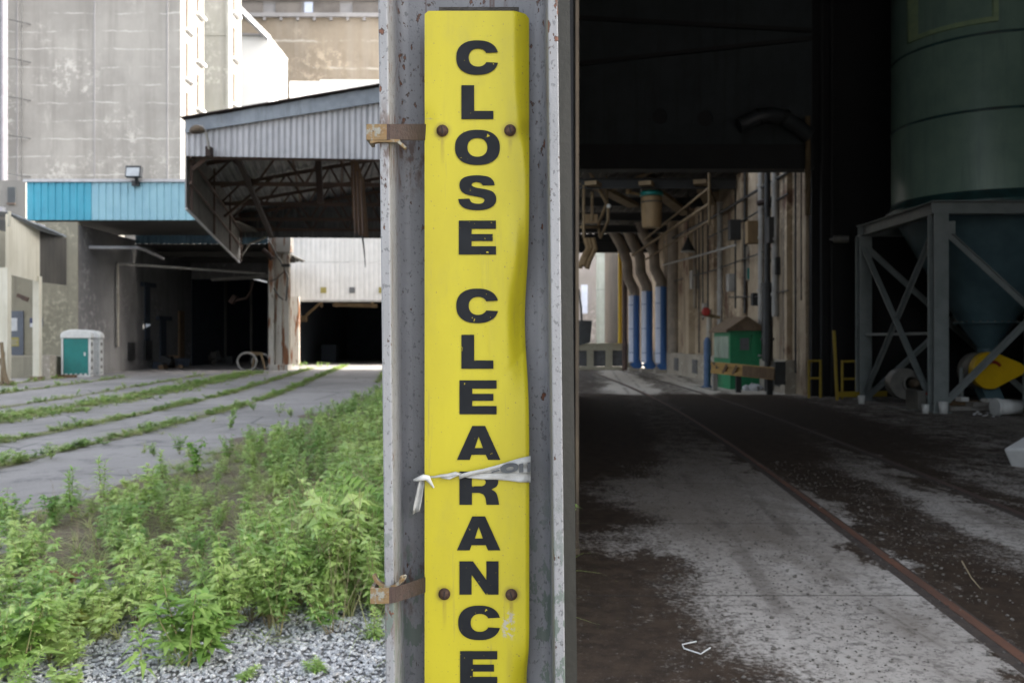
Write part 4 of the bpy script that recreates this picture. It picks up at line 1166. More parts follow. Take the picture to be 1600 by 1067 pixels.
# three ducts coming down
for i, (px, dd, lab) in enumerate(((991, 43.6, 'blue spout pipe, leftmost of three, standing before the parapet'), (1011, 42.6, 'blue spout pipe between two others, under a brown bend'), (1033, 41.4, 'blue spout pipe, rightmost of three, beside the concrete plinth'))):
    x = X(px, dd); top = Z(462 - i * 7, dd)
    t = thing('spout_pipe', lab, 'pipe', (x, dd, 0), 'blue spout pipes under the brown bends')
    mb = MB(); mb.tube([(x, dd, .45), (x, dd, top)], .27, 20)
    o = mb.build('casing', [m_ductpale, m_ductblue], t)
    for p in o.data.polygons:                         # two-colour pipe: right half blue
        if p.center.x > -.06: p.material_index = 1
    mb = MB()
    for z in np.arange(.9, top, 1.15): mb.tube([(x, dd, z), (x, dd, z + .03)], .278, 20)
    mb.build('joint_ring', m_ductblue, t)
    mb = MB(); mb.tube([(x, dd, .5), (x + .25, dd, .15)], [.28, .22], 16); mb.build('boot', m_ductblue, t)
    mb = MB(); mb.bb(x - .3, x + .75, dd - .35, dd + .35, 0, .16); mb.build('footing', m_conbase, t)
    mb = MB(); mb.tube([(x, dd, top - .02), (x, dd, top + .25), (x - .3, dd - .05, top + .85), (x - .35, dd - .1, top + 1.6), (x - .65 - .1 * i, dd - .2, top + 2.4), (x - 1.1, dd - .3, top + 3.2)], [.27, .26, .25, .25, .25, .25], 16); mb.build('bend', m_ductbrown, t)
mb = MB(); mb.tube([(X(1054, 40.5), 40.5, .9), (X(1054, 40.5), 40.5, 6.6)], .3, 18); tag(mb.build('downpipe', m_ductbrown), 'thick dusty brown pipe standing against the concrete wall', 'pipe')
# parapet with openings
t = thing('parapet', 'low weathered cream parapet with square openings', 'wall', (X(945, 45.6), 45.6, 0))
mb = MB(); xx0, xx1 = 1.9, X(992, 45.6)
mb.bb(xx0, xx1, 45.4, 45.8, 1.0, 1.28); mb.bb(xx0, xx1, 45.4, 45.8, 0, .18)
k = xx0
while k < xx1: mb.bb(k, k + .34, 45.42, 45.78, .18, 1.0); k += .95
mb.build('balustrade', m_baluster, t)
mb = MB(); mb.bb(xx0, xx1, 45.62, 45.68, .19, .99); mb.build('backing_panel', m_grille, t)
mb = MB(); mb.bb(xx0, xx1, 45.36, 45.84, 1.281, 1.36); mb.build('coping', m_baluster, t)
mb = MB(); mb.tube([(X(975, 45), 44.7, 0), (X(975, 45), 44.7, 6.0)], .13, 12); tag(mb.build('standpipe', m_ruststeel), 'dark brown upright pipe beside the spout pipes', 'pipe')
mb = MB(); mb.tube([(X(968.5, 45.2), 45.1, 1.36), (X(968.5, 45.2), 45.1, 6.0)], .1, 12); tag(mb.build('standpipe', m_yellow), 'yellow upright pipe standing behind the parapet', 'pipe')
t = thing('far_building', 'pale pinkish building far beyond the parapet', 'building', (6.2, 86, 0))
mb = MB(); mb.bb(3, X(955, 82), 82, 92, 0, 14); mb.build('wall', m_far, t)
for (a, b, y0, y1) in ((908, 918, 445, 490), (947, 954, 452, 478), (946, 953, 520, 538)):
    mb = MB(); mb.bb(X(a, 82), X(b, 82), 81.9, 81.98, Z(y1, 82), Z(y0, 82)); mb.build('window', m_ductpale, t)
t = thing('far_silo', 'tall grey green metal silo beside the far pale building', 'silo', (X(957, 79), 80, 0))
mb = MB(); mb.lathe((X(957, 79), 80, 0), [(1.35, 0), (1.35, 13), (.1, 13.8)], 28); mb.build('shell', m_fargrey, t)
mb = MB()
for z in (3, 6, 9): mb.lathe((X(957, 79), 80, z), [(1.35, 0), (1.38, .02), (1.38, .1), (1.35, .12)], 28)
mb.build('band', m_fargrey, t)
t = thing('far_warehouse', 'long sooty brown warehouse far behind the spout pipes', 'building', (15, 68, 0))
mb = MB(); mb.bb(X(973, 62) , 24, 62, 74, 0, 10.5); mb.build('wall', M('sooty_brown_far_wall', (.10, .08, .062), (.065, .052, .042), .6, rough=.9), t)
mb = MB(); mb.prism([(X(973, 62) - .2, 61.8, 10.5), (X(973, 62) - .2, 74.2, 10.5), (X(973, 62) - .2, 68, 12.6)], (16, 0, 0)); mb.build('roof', m_zinctrim, t)

# green booth
d = 27.3
bx0, bx1 = X(1141, d), X(1190, d)
t = thing('green_booth', 'small green gatehouse booth with a brown gabled roof', 'booth', ((bx0 + bx1) / 2, d + .8, 0))
BW = bx1 - bx0; mid_ = (bx0 + bx1) / 2; byy = d + 2.2
ez = Z(515, d)
mb = MB(); mb.bb(bx0, bx1, d, byy, .01, ez); mb.prism([(bx0, d, ez), (bx1, d, ez), (mid_, d, Z(500, d))], (0, byy - d, 0)); mb.build('wall', m_green, t)
mb = MB(); rr = Z(495, d)
mb.prism([(bx0 - .14, d - .12, ez - .08), (mid_, d - .12, rr - .05), (mid_, d - .12, rr + .03), (bx0 - .14, d - .12, ez)], (0, byy - d + .24, 0))
mb.prism([(bx1 + .14, d - .12, ez - .08), (bx1 + .14, d - .12, ez), (mid_, d - .12, rr + .03), (mid_, d - .12, rr - .05)], (0, byy - d + .24, 0))
mb.prism([(bx0 - .1, d - .1, ez - .03), (bx1 + .1, d - .1, ez - .03), (mid_, d - .1, rr - .04)], (0, .06, 0)); mb.build('roof', m_boothroof, t)
mb = MB(); mb.bb(bx0 - .025, bx0 - .002, d + .12, byy - .12, .95, ez - .2); mb.build('side_panel', m_boothpale, t)
fw = MB(); wx0, wx1 = X(1156, d), X(1170, d); fw.bb(wx0 - .05, wx1 + .05, d - .02, d - .001, Z(550, d), Z(525, d)); wf = fw.build('window', m_green, t)
gl = MB(); gl.bb(wx0, wx1, d - .03, d - .021, Z(547, d), Z(528, d)); gl.build('pane', m_grille, wf)
dr = MB(); dr.bb(X(1174, d), X(1189, d), d - .025, d - .002, .06, Z(522, d)); drr = dr.build('door', m_green, t)
hd = MB(); hd.bb(X(1184, d), X(1189.5, d), d - .07, d - .026, Z(557, d), Z(554, d)); hd.build('handle', m_whitepipe, drr)
# blue bollard beside it
d = 28.6
mb = MB(); mb.lathe((X(1105, d), d, .008), [(.11, 0), (.11, 1.45), (.08, 1.55), (.03, 1.6)], 18); mb.lathe((X(1105, d), d, .008), [(.18, 0), (.18, .04)], 18)
tag(mb.build('gas_cylinder', M('dull_blue_cylinder', (.07, .12, .22), (.05, .09, .17), 4)), 'tall dull blue cylinder standing beside the green booth', 'cylinder')
# valves over it
t = thing('sprinkler_valve', 'pale valve pipe with red wheel left of the green booth', 'valve', (X(1108, 31.5), 31.5, 0))
mb = MB(); mb.tube([(X(1108, 31.5), 31.5, .95), (X(1108, 31.5), 31.5, 2.6)], .1, 12); mb.build('riser', m_conbase, t)
mb = MB(); mb.tube([(X(1092, 31.5), 31.4, 2.45), (X(1124, 31.5), 31.4, 2.3)], .06, 10); mb.build('branch', m_tan, t)
mb = MB(); mb.lathe((X(1102, 31.3), 31.2, 2.5), [(.1, 0), (.15, .02), (.15, .05), (.1, .07)], 18, 0, (0, -1, 0)); mb.build('wheel', m_red, t)
t = thing('fire_box', 'small red box on the brown wall past the black pipe', 'box', (X(1212, 27.6), 27.6, 1.9))
mb = MB(); mb.bb(X(1209, 27.4), X(1215, 27.4), 27.3, 27.5, Z(541, 27.4), Z(533, 27.4)); mb.build('case', m_red, t)
mb = MB(); mb.bb(X(1215, 27.4), 7.9, 27.35, 27.45, Z(538, 27.4), Z(536, 27.4)); mb.build('bracket', m_blackmetal, t)
# guard rail
t = thing('guard_rail', 'worn orange and black guard rail in front of the booth', 'barrier', (X(1160, 26.5), 26.5, 0))
g0, g1 = at(1113, 574, 26.6), at(1212, 584, 24.4)
mb = MB(); mb.beam(g0, g1, .07, .34); mb.beam(g0 + Vector((-.04, -.05, .12)), g1 + Vector((-.04, -.05, .12)), .06, .08); mb.beam(g0 + Vector((-.04, -.05, -.12)), g1 + Vector((-.04, -.05, -.12)), .06, .08)
mb.build('beam', m_guard, t)
mb = MB(); gq = g0.lerp(g1, .52); e_ = Vector((-.05, -.07, 0)); mb.beam(gq + e_, g1 + e_, .03, .30)
for f_ in (.2, .36): mb.beam(g0.lerp(g1, f_) + e_ + Vector((0, 0, -.13)), g0.lerp(g1, f_ + .07) + e_ + Vector((0, 0, .13)), .03, .09)
mb.build('black_stripe', m_woodbrown, t)
mb = MB(); mb.box(g1 + Vector((.1, 0, .02)), (.28, .2, .62)); mb.build('end_plate', m_blackmetal, t)
for f_ in (.06, .45, .93):
    p = g0.lerp(g1, f_); mb = MB(); mb.bb(p.x - .07, p.x + .07, p.y + .06, p.y + .2, 0, p.z + .1); mb.build('post', m_greypipe if f_ < .1 else m_girt, t)
t = thing('rag_heap', 'crumpled white rags on the floor against the green booth', 'rags', (X(1176, 27), 27, 0))
for i in range(7):
    q = MB(); px = random.uniform(1163, 1190); q.lathe((X(px, 26.9), 26.9 + random.uniform(-.2, .2), 0.008), [(random.uniform(.1, .17), 0), (random.uniform(.08, .13), random.uniform(.08, .14)), (.02, random.uniform(.16, .24))], 7, 0, (random.uniform(-.4, .4), random.uniform(-.4, .4), 1), False); q.build('rag', m_paper, t)

# =================================================================== LEFT: TOWERS AND GRAIN SILOS
t = thing('concrete_tower', 'big stained concrete tower above the blue fascia', 'building', (X(140, 62), 62, 0))
xr = X(282, 60)
mb = MB(); mb.bb(-40, xr, 60, 64.7, 0, 45); tw = mb.build('wall', [m_tower, m_towerw], t)
for p in tw.data.polygons:
    if p.normal.x > .9: p.material_index = 1
mb = MB()
for px in (27, 148, 262): mb.bb(X(px, 60) - .045, X(px, 60) + .045, 59.975, 59.999, 0, 45)
mb.build('joint_rib', m_siloband, t)
def side_window(xface, d0, d1, z0, z1, par):
    mb = MB(); mb.bb(xface + .001, xface + .1, d0 - .14, d1 + .14, z0 - .16, z1 + .16); fr = mb.build('window', m_reveal, par)
    mb = MB(); mb.bb(xface + .101, xface + .12, d0, d1, z0, z1); mb.build('pane', m_towerw, fr)
    mb = MB(); mb.bb(xface + .0, xface + .3, d0 - .3, d1 + .3, z0 - .34, z0 - .17); mb.build('sill', m_white, fr)
for k in range(8):
    side_window(xr, 61.1, 61.9, 9.5 + k * 3.35, 11.5 + k * 3.35, t)
    side_window(xr, 63.2, 64.0, 8.0 + k * 3.35, 10.0 + k * 3.35, t)
t = thing('stair_tower', 'narrow pale concrete stair tower beside the big tower', 'building', (X(340, 66), 66, 0))
xr2 = X(358, 64.7)
mb = MB(); mb.bb(-30, xr2, 64.71, 67.6, 0, 45); tw = mb.build('wall', [m_tower2, m_towerw], t)
for p in tw.data.polygons:
    if p.normal.x > .9: p.material_index = 1
for k in range(8): side_window(xr2, 65.7, 66.5, 9.0 + k * 3.35, 10.8 + k * 3.35, t)
mb = MB(); mb.bb(xr2 - 3, xr2 - .05, 64.66, 64.705, 23.5, 23.62); mb.bb(xr2 - .22, xr2 - .02, 64.62, 64.705, 0, 45); mb.build('joint_rib', m_tower2, t)
t = thing('tower_downpipe', 'tall white downpipe bracketed to the concrete tower', 'pipe', (X(6, 59), 59, 0))
mb = MB(); mb.tube([(X(5, 59), 59, 9), (X(5, 59), 59, 44)], .27, 16); mb.build('pipe', M('lavender_grey_pipe', (.17, .165, .185), (.14, .135, .15), 2, rough=.5), t)
mb = MB(); mb.tube([(X(28, 59.4), 59.85, 9), (X(28, 59.4), 59.85, 44)], .03, 8)
for z in np.arange(10, 40, 2.55): mb.tube([(X(3, 59), 59.1, z), (X(36, 59), 59.95, z - .12)], .03, 6)
mb.build('bracket', m_blackmetal, t)
t = thing('white_annex', 'tall plain white block left of the grain silos', 'building', (X(398, 73), 74, 0))
mb = MB(); mb.bb(X(366, 72), X(419.5, 72), 72, 78, 0, Z(57, 72)); mb.build('wall', m_white, t)
mb = MB(); mb.prism([(X(366, 72), 71.8, Z(57, 72)), (X(420.5, 72), 71.8, Z(57, 72)), (X(420.5, 72), 71.8, Z(55, 72)), (X(366, 72), 71.8, Z(52, 72))], (0, 6.3, 0)); mb.build('roof_edge', m_siloband, t)
mb = MB(); mb.beam(at(372, 12, 70), at(420, 60, 71.7), .35, .35); mb.build('inclined_conveyor', m_whitepipe, t)
mb = MB(); mb.bb(X(366, 71.8), X(376, 71.8), 71.85, 71.98, Z(164, 72), Z(159, 72)); mb.build('lamp', m_blackmetal, t)
t = thing('grain_silo_block', 'buff concrete grain silo block with a panelled gallery on top', 'building', (X(520, 88), 88, 0))
mb = MB(); mb.bb(-34, 2, 85, 100, 0, Z(28, 85))
mb.build('wall', m_silo, t)
mb = MB(); mb.bb(-34.3, 2.3, 84.7, 100, Z(28, 85), Z(22, 85)); mb.build('cornice', m_siloband, t)
mb = MB()
for px in range(385, 660, 26): mb.bb(X(px, 84.8), X(px + 4, 84.8), 84.75, 84.99, Z(33, 85), Z(28.2, 85))
mb.build('corbel', m_siloband, t)
mb = MB(); mb.bb(-34, 2, 85.4, 100, Z(22, 85), Z(-1, 85)); mb.build('gallery_wall', m_siloband, t)
for (a, b, mt) in ((378, 411, m_gallery), (431, 471, m_gallery), (476, 489, m_ductpale), (491, 531, m_gallery), (551, 592, m_gallery), (610, 650, m_gallery)):
    mb = MB(); mb.bb(X(a, 85.4), X(b, 85.4), 85.3, 85.38, Z(20.5, 85.4), Z(4, 85.4)); mb.build('gallery_panel', mt, t)
mb = MB(); mb.bb(-34.4, 2.4, 85.0, 100.3, Z(-1, 85), Z(-5, 85)); mb.build('roof_edge', m_siloband, t)
t = thing('white_shed', 'white flat roofed building in front of the grain silos', 'building', (X(550, 77), 77, 0))
mb = MB(); mb.bb(X(453, 75), 2, 75, 82, 0, Z(127.5, 75)); mb.build('wall', m_white, t)
mb = MB(); mb.bb(X(500, 75), 2.1, 74.9, 82.1, Z(127.5, 75), Z(125.5, 75)); mb.build('roof_edge', m_white, t)

# =================================================================== LEFT: BLUE FASCIA SHED
LD = 39.5
bs = thing('blue_fascia_shed', 'open loading shed with a long cyan blue sheet fascia', 'building', (-16, 45, 0))
xw = X(122, LD)
zf0, zf1 = Z(344, LD), Z(285, LD)
x143 = X(143, LD)
mb = MB(); mb.corr((X(42, LD), LD), (x143, LD), (zf0, zf0), (zf1, zf1), .315, .05, .01, 0, 'rib'); mb.build('fascia', m_blue, bs)
mb = MB(); mb.corr((x143 + .003, LD), (X(359, LD), LD), (zf0, zf0), (zf1, zf1), .315, .05, .01, 0, 'rib'); mb.build('fascia', m_bluepale, bs, label='faded pale blue length of the fascia')
mb = MB(); mb.bb(X(38, LD), X(359, LD), LD - .12, LD + .1, zf1, zf1 + .12); mb.build('fascia_capping', m_zinc, bs)
mb = MB(); mb.bb(X(42, LD), X(359, LD), LD + .1, LD + 5.95, zf0 + .02, zf0 + .12); mb.build('soffit', m_ceil, bs)
D2 = 45.5
mb = MB(); mb.corr((xw, D2), (X(419, D2), D2), (Z(381, D2),) * 2, (zf0 + .4,) * 2, .22, .04, .01); mb.build('inner_fascia', m_bluedull, bs)
mb = MB(); mb.ribroof((xw - 2, D2 + .1, Z(381, D2)), (X(419, D2), D2 + .1, Z(381, D2)), (xw - 2, 54, 6.25), (X(418, D2), 54, 6.25), .3, .06, .02); mb.build('ceiling', m_ceil, bs)
for dd in (48.0, 51.5):
    mb = MB(); hbeam(mb, (xw, dd, 6.1), (X(417, D2), dd, 6.1), .28, .18); mb.build('cross_beam', m_ceil, bs)
mb = MB(); mb.bb(xw - .3, xw, LD + .02, 53.5, 0, 6.6); mb.build('side_wall', m_greywall, bs)
for (da, db, z0, z1) in ((46.6, 47.2, 1.0, 4.3), (48.6, 49.4, .4, 2.6)):
    mb = MB(); mb.bb(xw + .001, xw + .08, da, db, z0, z1); mb.bb(xw + .001, xw + .2, da - .5, db + .5, z1, z1 + .22); mb.build('door_opening', m_dark, bs)
for (da, db, z0, z1) in ((46.5, 47.4, .5, 1.5), (44.6, 45.3, .5, 1.4)):
    mb = MB(); mb.bb(xw + .002, xw + .1, da, db, z0, z1); mb.build('wall_box', m_blackmetal, bs)
mb = MB(); mb.bb(xw + .002, xw + .12, 51.3, 52.0, .5, 3.2); mb.build('door_leaf', m_woodbrown, bs)
mb = MB(); mb.tube([(xw + .12, 43.2, 1.2), (xw + .12, 43.2, 5.2)], .07, 8); mb.build('conduit', m_conbase, bs)
mb = MB(); mb.tube([(xw + .12, 43.2, 5.2), (X(415, 49), 49, Z(428, 49))], .07, 8); mb.build('conduit', m_greypipe, bs)
mb = MB(); mb.tube([(X(122, 40.5), 40.4, Z(387, 40.5)), at(168, 387, 40.8), at(214, 387, 41.2), at(228, 391, 42), at(255, 404, 44)], .08, 10); mb.build('roof_pipe', m_whitepipe, bs)
# header and black void
zh5 = Z(436, 53.5)
mb = MB(); mb.bb(xw - .3, X(419, 53.5), 53.5, 53.8, zh5, 6.5); mb.build('header', m_greywall, bs)
mb = MB(); mb.tube([(xw + 1.3, 53.2, Z(437, 53.2)), (X(419, 53.2), 53.2, Z(432, 53.2))], .12, 10); mb.build('roof_pipe', m_greypipe, bs)
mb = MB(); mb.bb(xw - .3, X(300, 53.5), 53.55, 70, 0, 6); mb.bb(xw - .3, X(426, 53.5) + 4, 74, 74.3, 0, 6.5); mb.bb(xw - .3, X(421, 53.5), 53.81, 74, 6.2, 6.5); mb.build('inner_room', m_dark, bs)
for px in (312, 330, 352, 392):
    mb = MB(); mb.bb(X(px, 58) - .08, X(px, 58) + .08, 58, 58.2, 0.0, 6.2); mb.build('inner_post', m_ceil, bs)
mb = MB(); mb.tube([at(366, 470, 52), at(385, 466, 52), at(392, 455, 52), at(396, 440, 52)], .08, 8); mb.beam(at(362, 466, 52), at(368, 470, 52), .5, .5); mb.build('hanging_gear', m_ruststeel, bs)
mb = MB(); mb.prism([(X(441, 46), 46, 0), (X(441, 46) + .2, 46, 0), (X(421, 53.5) - .5, 55.6, 0), (X(421, 53.5) - .7, 55.6, 0)], (0, 0, 6.4)); mb.build('side_wall', m_greywall, bs)  # hidden wall added to keep the sun off the grey wall inside

# floodlight on the fascia
t = thing('floodlight', 'black box floodlight mounted on top of the blue fascia', 'lamp', at(209, 285, LD - .2))
mb = MB(); c = at(209.5, 269, LD - .35); mb.box(c, (.68, .26, .5), 0, 0, Matrix.Rotation(-.18, 3, 'X')); mb.build('housing', m_blackmetal, t, bevel=.02)
mb = MB(); mb.box(c + Vector((0, -.14, -.02)), (.56, .02, .38), 0, 0, Matrix.Rotation(-.18, 3, 'X')); mb.build('glass', M('floodlight_glass', (.42, .45, .47), rough=.15), t)
mb = MB(); mb.tube([c + Vector((.1, 0, -.24)), at(213, 288, LD - .15)], .08, 8); mb.box(at(212, 287, LD - .12), (.3, .16, .22)); mb.build('bracket', m_blackmetal, t)

# =================================================================== LEFT: GREY CANOPY
A0, A1 = Vector((X(291, 26), 26)), Vector((X(374, 44), 44))
B0 = Vector((-1.3, 26.7)); B1 = Vector((-4.6, 44.6))
cn = thing('sheet_metal_canopy', 'weathered grey corrugated canopy with rusty trusses underneath', 'canopy', (-6, 35, 0))
zb_l, zb_r = Z(244, 26), Z(251, 26.6)
ztl, ztr = Z(208, 26), Z(143, 26.7) + .3 + (-1.3 - X(595, 26.6)) * .17
ztr = Z(166, 26.7) + (-1.3 - X(595, 26.6)) * .2
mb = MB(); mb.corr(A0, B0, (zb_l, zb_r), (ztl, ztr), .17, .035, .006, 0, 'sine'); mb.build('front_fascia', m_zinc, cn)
def rz_(p, side): return p
tl0, tr0 = ztl + .02, ztr + .02
e = Vector((0, -.08))
mb = MB()
n_ = 18                                               # slightly uneven roof edge trim
for i in range(n_):
    f0, f1 = i / n_, (i + 1) / n_
    p, q = A0.lerp(B0, f0), A0.lerp(B0, f1)
    h0, h1 = .33 + .12 * f0, .33 + .12 * f1
    jz = .012 * math.sin(i * 2.1)
    za, zc_ = tl0 + (tr0 - tl0) * f0, tl0 + (tr0 - tl0) * f1
    mb.add([(p.x, p.y - .14, za - .05), (q.x, q.y - .14, zc_ - .05), (q.x, q.y - .10, zc_ + h1 + jz), (p.x, p.y - .10, za + h0 + jz), (p.x, p.y + .3, za + h0 + .04), (q.x, q.y + .3, zc_ + h1 + .04), (p.x, p.y - .06, za - .04), (q.x, q.y - .06, zc_ - .04)],
           [(0, 1, 2, 3), (3, 2, 5, 4), (6, 7, 1, 0), (4, 5, 7, 6)])
mb.build('roof_trim', m_zinctrim, cn)
mb = MB(); mb.beam((A0.x - .1, A0.y - .05, tl0 + .38), (B0.x, B0.y - .05, tr0 + .5), .35, .035); mb.build('rusty_roof_edge', m_rust, cn)
zr_l, zr_r = tl0 + .2, tr0 + .35
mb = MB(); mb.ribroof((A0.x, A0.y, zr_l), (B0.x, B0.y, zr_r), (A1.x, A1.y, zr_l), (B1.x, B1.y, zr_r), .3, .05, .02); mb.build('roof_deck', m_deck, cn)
zs = Z(326, 26)
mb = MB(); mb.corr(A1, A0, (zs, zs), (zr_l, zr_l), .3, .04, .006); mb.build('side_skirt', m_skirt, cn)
mb = MB(); mb.beam((A0.x, A0.y, zs), (A1.x, A1.y, zs), .07, .06); mb.beam((A1.x - .02, A1.y, zs), (A1.x - .02, A1.y, zr_l), .07, .06, 0, (0, 1, 0)); mb.build('skirt_edge', m_zinc, cn)
mb = MB(); mb.corr(A1, B1, (Z(371, 44),) * 2, (zr_l + .06, zr_r + .06), .3, .04, .006); mb.build('rear_fascia', m_deck, cn)
U = (A1 - A0)
def cp(f, g, z):                                       # point inside the canopy: f along its length, g across
    a = A0.lerp(A1, f); b = B0.lerp(B1, f); p = a.lerp(b, g); return Vector((p.x, p.y, z))
def rzz(g): return zr_l + (zr_r - zr_l) * g
for f in (.02, .27, .52, .77, .98):
    mb = MB()
    mb.angle(cp(f, 0.01, 6.95), cp(f, 1, 7.0), .13, .02); mb.angle(cp(f, 0, rzz(0) - .1), cp(f, 1, rzz(1) - .12), .13, .02)
    g = 0.0
    while g < .98:
        mb.angle(cp(f, g, 6.95), cp(f, g + .1, rzz(g + .1) - .1), .08, .014); mb.angle(cp(f, g + .1, rzz(g + .1) - .1), cp(f, g + .2, 6.95), .08, .014); g += .2
    mb.build('truss', m_ruststeel, cn)
for g in (.12, .34, .56, .78):
    mb = MB(); mb.beam(cp(.0, g, rzz(g) - .07), cp(1, g, rzz(g) - .07), .07, .13); mb.build('purlin', m_ruststeel, cn)
for f in (.02, .35, .68, .98):                          # skirt framing, seen from inside
    mb = MB(); mb.beam(cp(f, .012, zs), cp(f, .012, zr_l - .05), .07, .07, 0, (0, 1, 0)); mb.build('skirt_stud', m_ruststeel, cn)
for z in (zs + .75, zs + 1.5):
    mb = MB(); mb.beam(cp(0, .014, z), cp(1, .014, z), .06, .07); mb.build('skirt_rail', m_ruststeel, cn)
for (a, b) in ((cp(.02, .015, zs + 1.2), cp(.02, .22, rzz(.2) - .1)), (cp(.5, .02, zs + 1.0), cp(.5, .25, rzz(.2) - .1))):
    mb = MB(); mb.beam(a, b, .1, .1); mb.build('knee_brace', m_ruststeel, cn)
mb = MB(); mb.beam(at(371, 246, 28.5), at(424, 369, 36), .16, .16); mb.build('fallen_brace', m_rust, cn)
mb = MB(); mb.beam(at(497, 246, 30), at(501, 318, 30), .2, .14, 0, (0, 1, 0)); mb.build('drop_post', m_rust, cn)
mb = MB(); mb.tube([cp(.97, .02, zs + .3), cp(.98, .06, zs + .9), cp(.98, .15, zs + 1.2)], .05, 8); mb.build('bent_pipe', m_greypipe, cn)
for (x, y) in ((-2.3, 27.1), (-5.2, 44.2)):
    mb = MB(); mb.bb(x - .12, x + .12, y - .12, y + .12, 0, zr_r - .3); mb.build('post', m_ruststeel, cn)
# torn sheet hanging under the canopy
t = thing('hanging_sheet', 'torn rusty sheet hanging from the canopy next to the column', 'sheet metal', at(560, 372, 28))
mb = MB(); mb.prism([at(548, 250, 28), at(556, 252, 28.1), at(566, 285, 28.3), at(570, 330, 28.3), at(573, 371, 28.4), at(561, 368, 28.2), at(551, 340, 28.1), at(549, 300, 28)], (.05, .12, 0)); mb.build('sheet', M('rusty_tan_sheet', (.20, .125, .075), (.11, .065, .04), 3, (1, 1, .3), rough=.85), t)
mb = MB()
for k in range(3): mb.tube([at(552 + k * 6, 256 + k * 12, 27.95), at(555 + k * 6, 366, 28.05)], .03, 6)
mb.build('fold', m_ruststeel, t)
mb = MB(); mb.tube([at(566, 368, 28.2), at(569, 392, 28.2), at(571, 418, 28.2)], [.035, .025, .012], 6); mb.build('dangling_wire', m_blackmetal, t)
# gooseneck lamp on the canopy corner
t = thing('gooseneck_lamp', 'rusty gooseneck lamp on the left corner of the canopy', 'lamp', at(325, 240, 25.7))
mb = MB(); mb.lathe(at(308, 207, 25.4), [(.2, 0), (.22, .05), (.17, .14), (.06, .2), (0, .21)], 20, 0, (-.1, 0, 1)); mb.build('shade', m_jamb, t)
mb = MB(); mb.tube([at(308, 197, 25.4), at(316, 198, 25.4), at(322, 208, 25.5), at(325, 222, 25.6), at(327, 235, 25.75)], .035, 8); mb.build('arm', m_greypipe, t)
mb = MB(); mb.box(at(327, 238, 25.85), (.14, .3, .28)); mb.build('wall_box', m_rust, t)

# =================================================================== LEFT: COLUMNS AND WHITE LOADING FRONT
wf_ = thing('white_loading_front', 'white sheeted loading building over a black opening', 'building', (-4, 58, 0))
FDp = 55.0
zo = Z(469, FDp)
x0_, x1_ = X(470, FDp), 1.0
mb = MB(); mb.corr((X(452, FDp), FDp), (x1_, FDp), (zo, zo), (Z(410, FDp),) * 2, .3, .008, .01); mb.corr((X(452, FDp), FDp + .013), (x1_, FDp + .013), (Z(409.5, FDp),) * 2, (9.6, 9.6), .3, .008, .01); mb.build('sheeting', metal_sheet('dull_white_sheeting', (.62, .61, .59), (.56, .55, .53), (.49, .48, .455)), wf_)
mb = MB(); mb.bb(X(452, FDp), x1_, FDp - .06, FDp + .3, zo - .1, zo); mb.build('sheeting_edge', m_greypipe, wf_)
for (a, mt) in ((501, m_yellowsign), (546, m_grille), (592, m_yellowsign)):
    mb = MB(); mb.bb(X(a, FDp), X(a + 9, FDp), FDp - .06, FDp - .035, Z(458, FDp), Z(449, FDp)); mb.build('plate', mt, wf_)
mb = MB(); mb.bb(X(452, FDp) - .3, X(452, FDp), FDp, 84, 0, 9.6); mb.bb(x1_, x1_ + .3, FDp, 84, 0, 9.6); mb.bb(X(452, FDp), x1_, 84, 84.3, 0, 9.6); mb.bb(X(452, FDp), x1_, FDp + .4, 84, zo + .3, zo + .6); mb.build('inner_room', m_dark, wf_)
mb = MB(); mb.bb(X(452, FDp) - .4, x1_ + .4, FDp - .1, 84.4, 9.6, 9.8); mb.build('roof', m_zinctrim, wf_)
mb = MB(); mb.bb(X(455.5, FDp), X(469, FDp), FDp - .3, FDp - .02, 0, zo + .2); mb.build('pier', m_rusty, wf_)
mb = MB()
for px in (500, 524, 580): mb.bb(X(px, 57), X(px + 4, 57), 57, 57.15, Z(480, 57), zo + .3)
mb.beam(at(478, 493, 57), at(500, 474, 57), .15, .15); mb.beam(at(520, 476, 58), at(590, 478, 58), .2, .25); mb.box(at(475, 498, 57), (.4, .3, .4)); mb.build('hanging_steel', m_tan, wf_)
mb = MB(); mb.bb(X(502, 62), X(525, 62), 62, 63, 0.001, 1.2); mb.build('stored_crate', M('dim_blue_crate', (.03, .045, .07), rough=.7), wf_)

t = thing('column_group', 'group of rusty white steel columns between the two black openings', 'column', (X(438, 45.5), 45.5, 0))
zt5 = Z(366, 45.5)
for (a, b, y0, mt) in ((419.5, 428, 45.3, m_rusty), (429, 441, 45.5, m_rusty), (443.5, 451.5, 45.4, m_rusty)):
    mb = MB(); x0, x1 = X(a, y0), X(b, y0); tt = .03; y1 = y0 + .34
    mb.bb(x0, x1, y0, y0 + tt, .01, zt5); mb.bb(x0, x1, y1 - tt, y1, .01, zt5); mb.bb((x0 + x1) / 2 - tt / 2, (x0 + x1) / 2 + tt / 2, y0 + tt, y1 - tt, .01, zt5); mb.build('column', mt, t)
mb = MB(); mb.bb(X(426, 45.5), X(455, 45.5), 45.35, 45.9, Z(394, 45.5), zt5 + .1); mb.build('haunch', m_rusty, t)
mb = MB(); mb.tube([at(411, 391, 45.2), at(418, 396, 45.2), at(426, 405, 45.2)], .13, 8); mb.build('broken_gutter', m_rust, t)
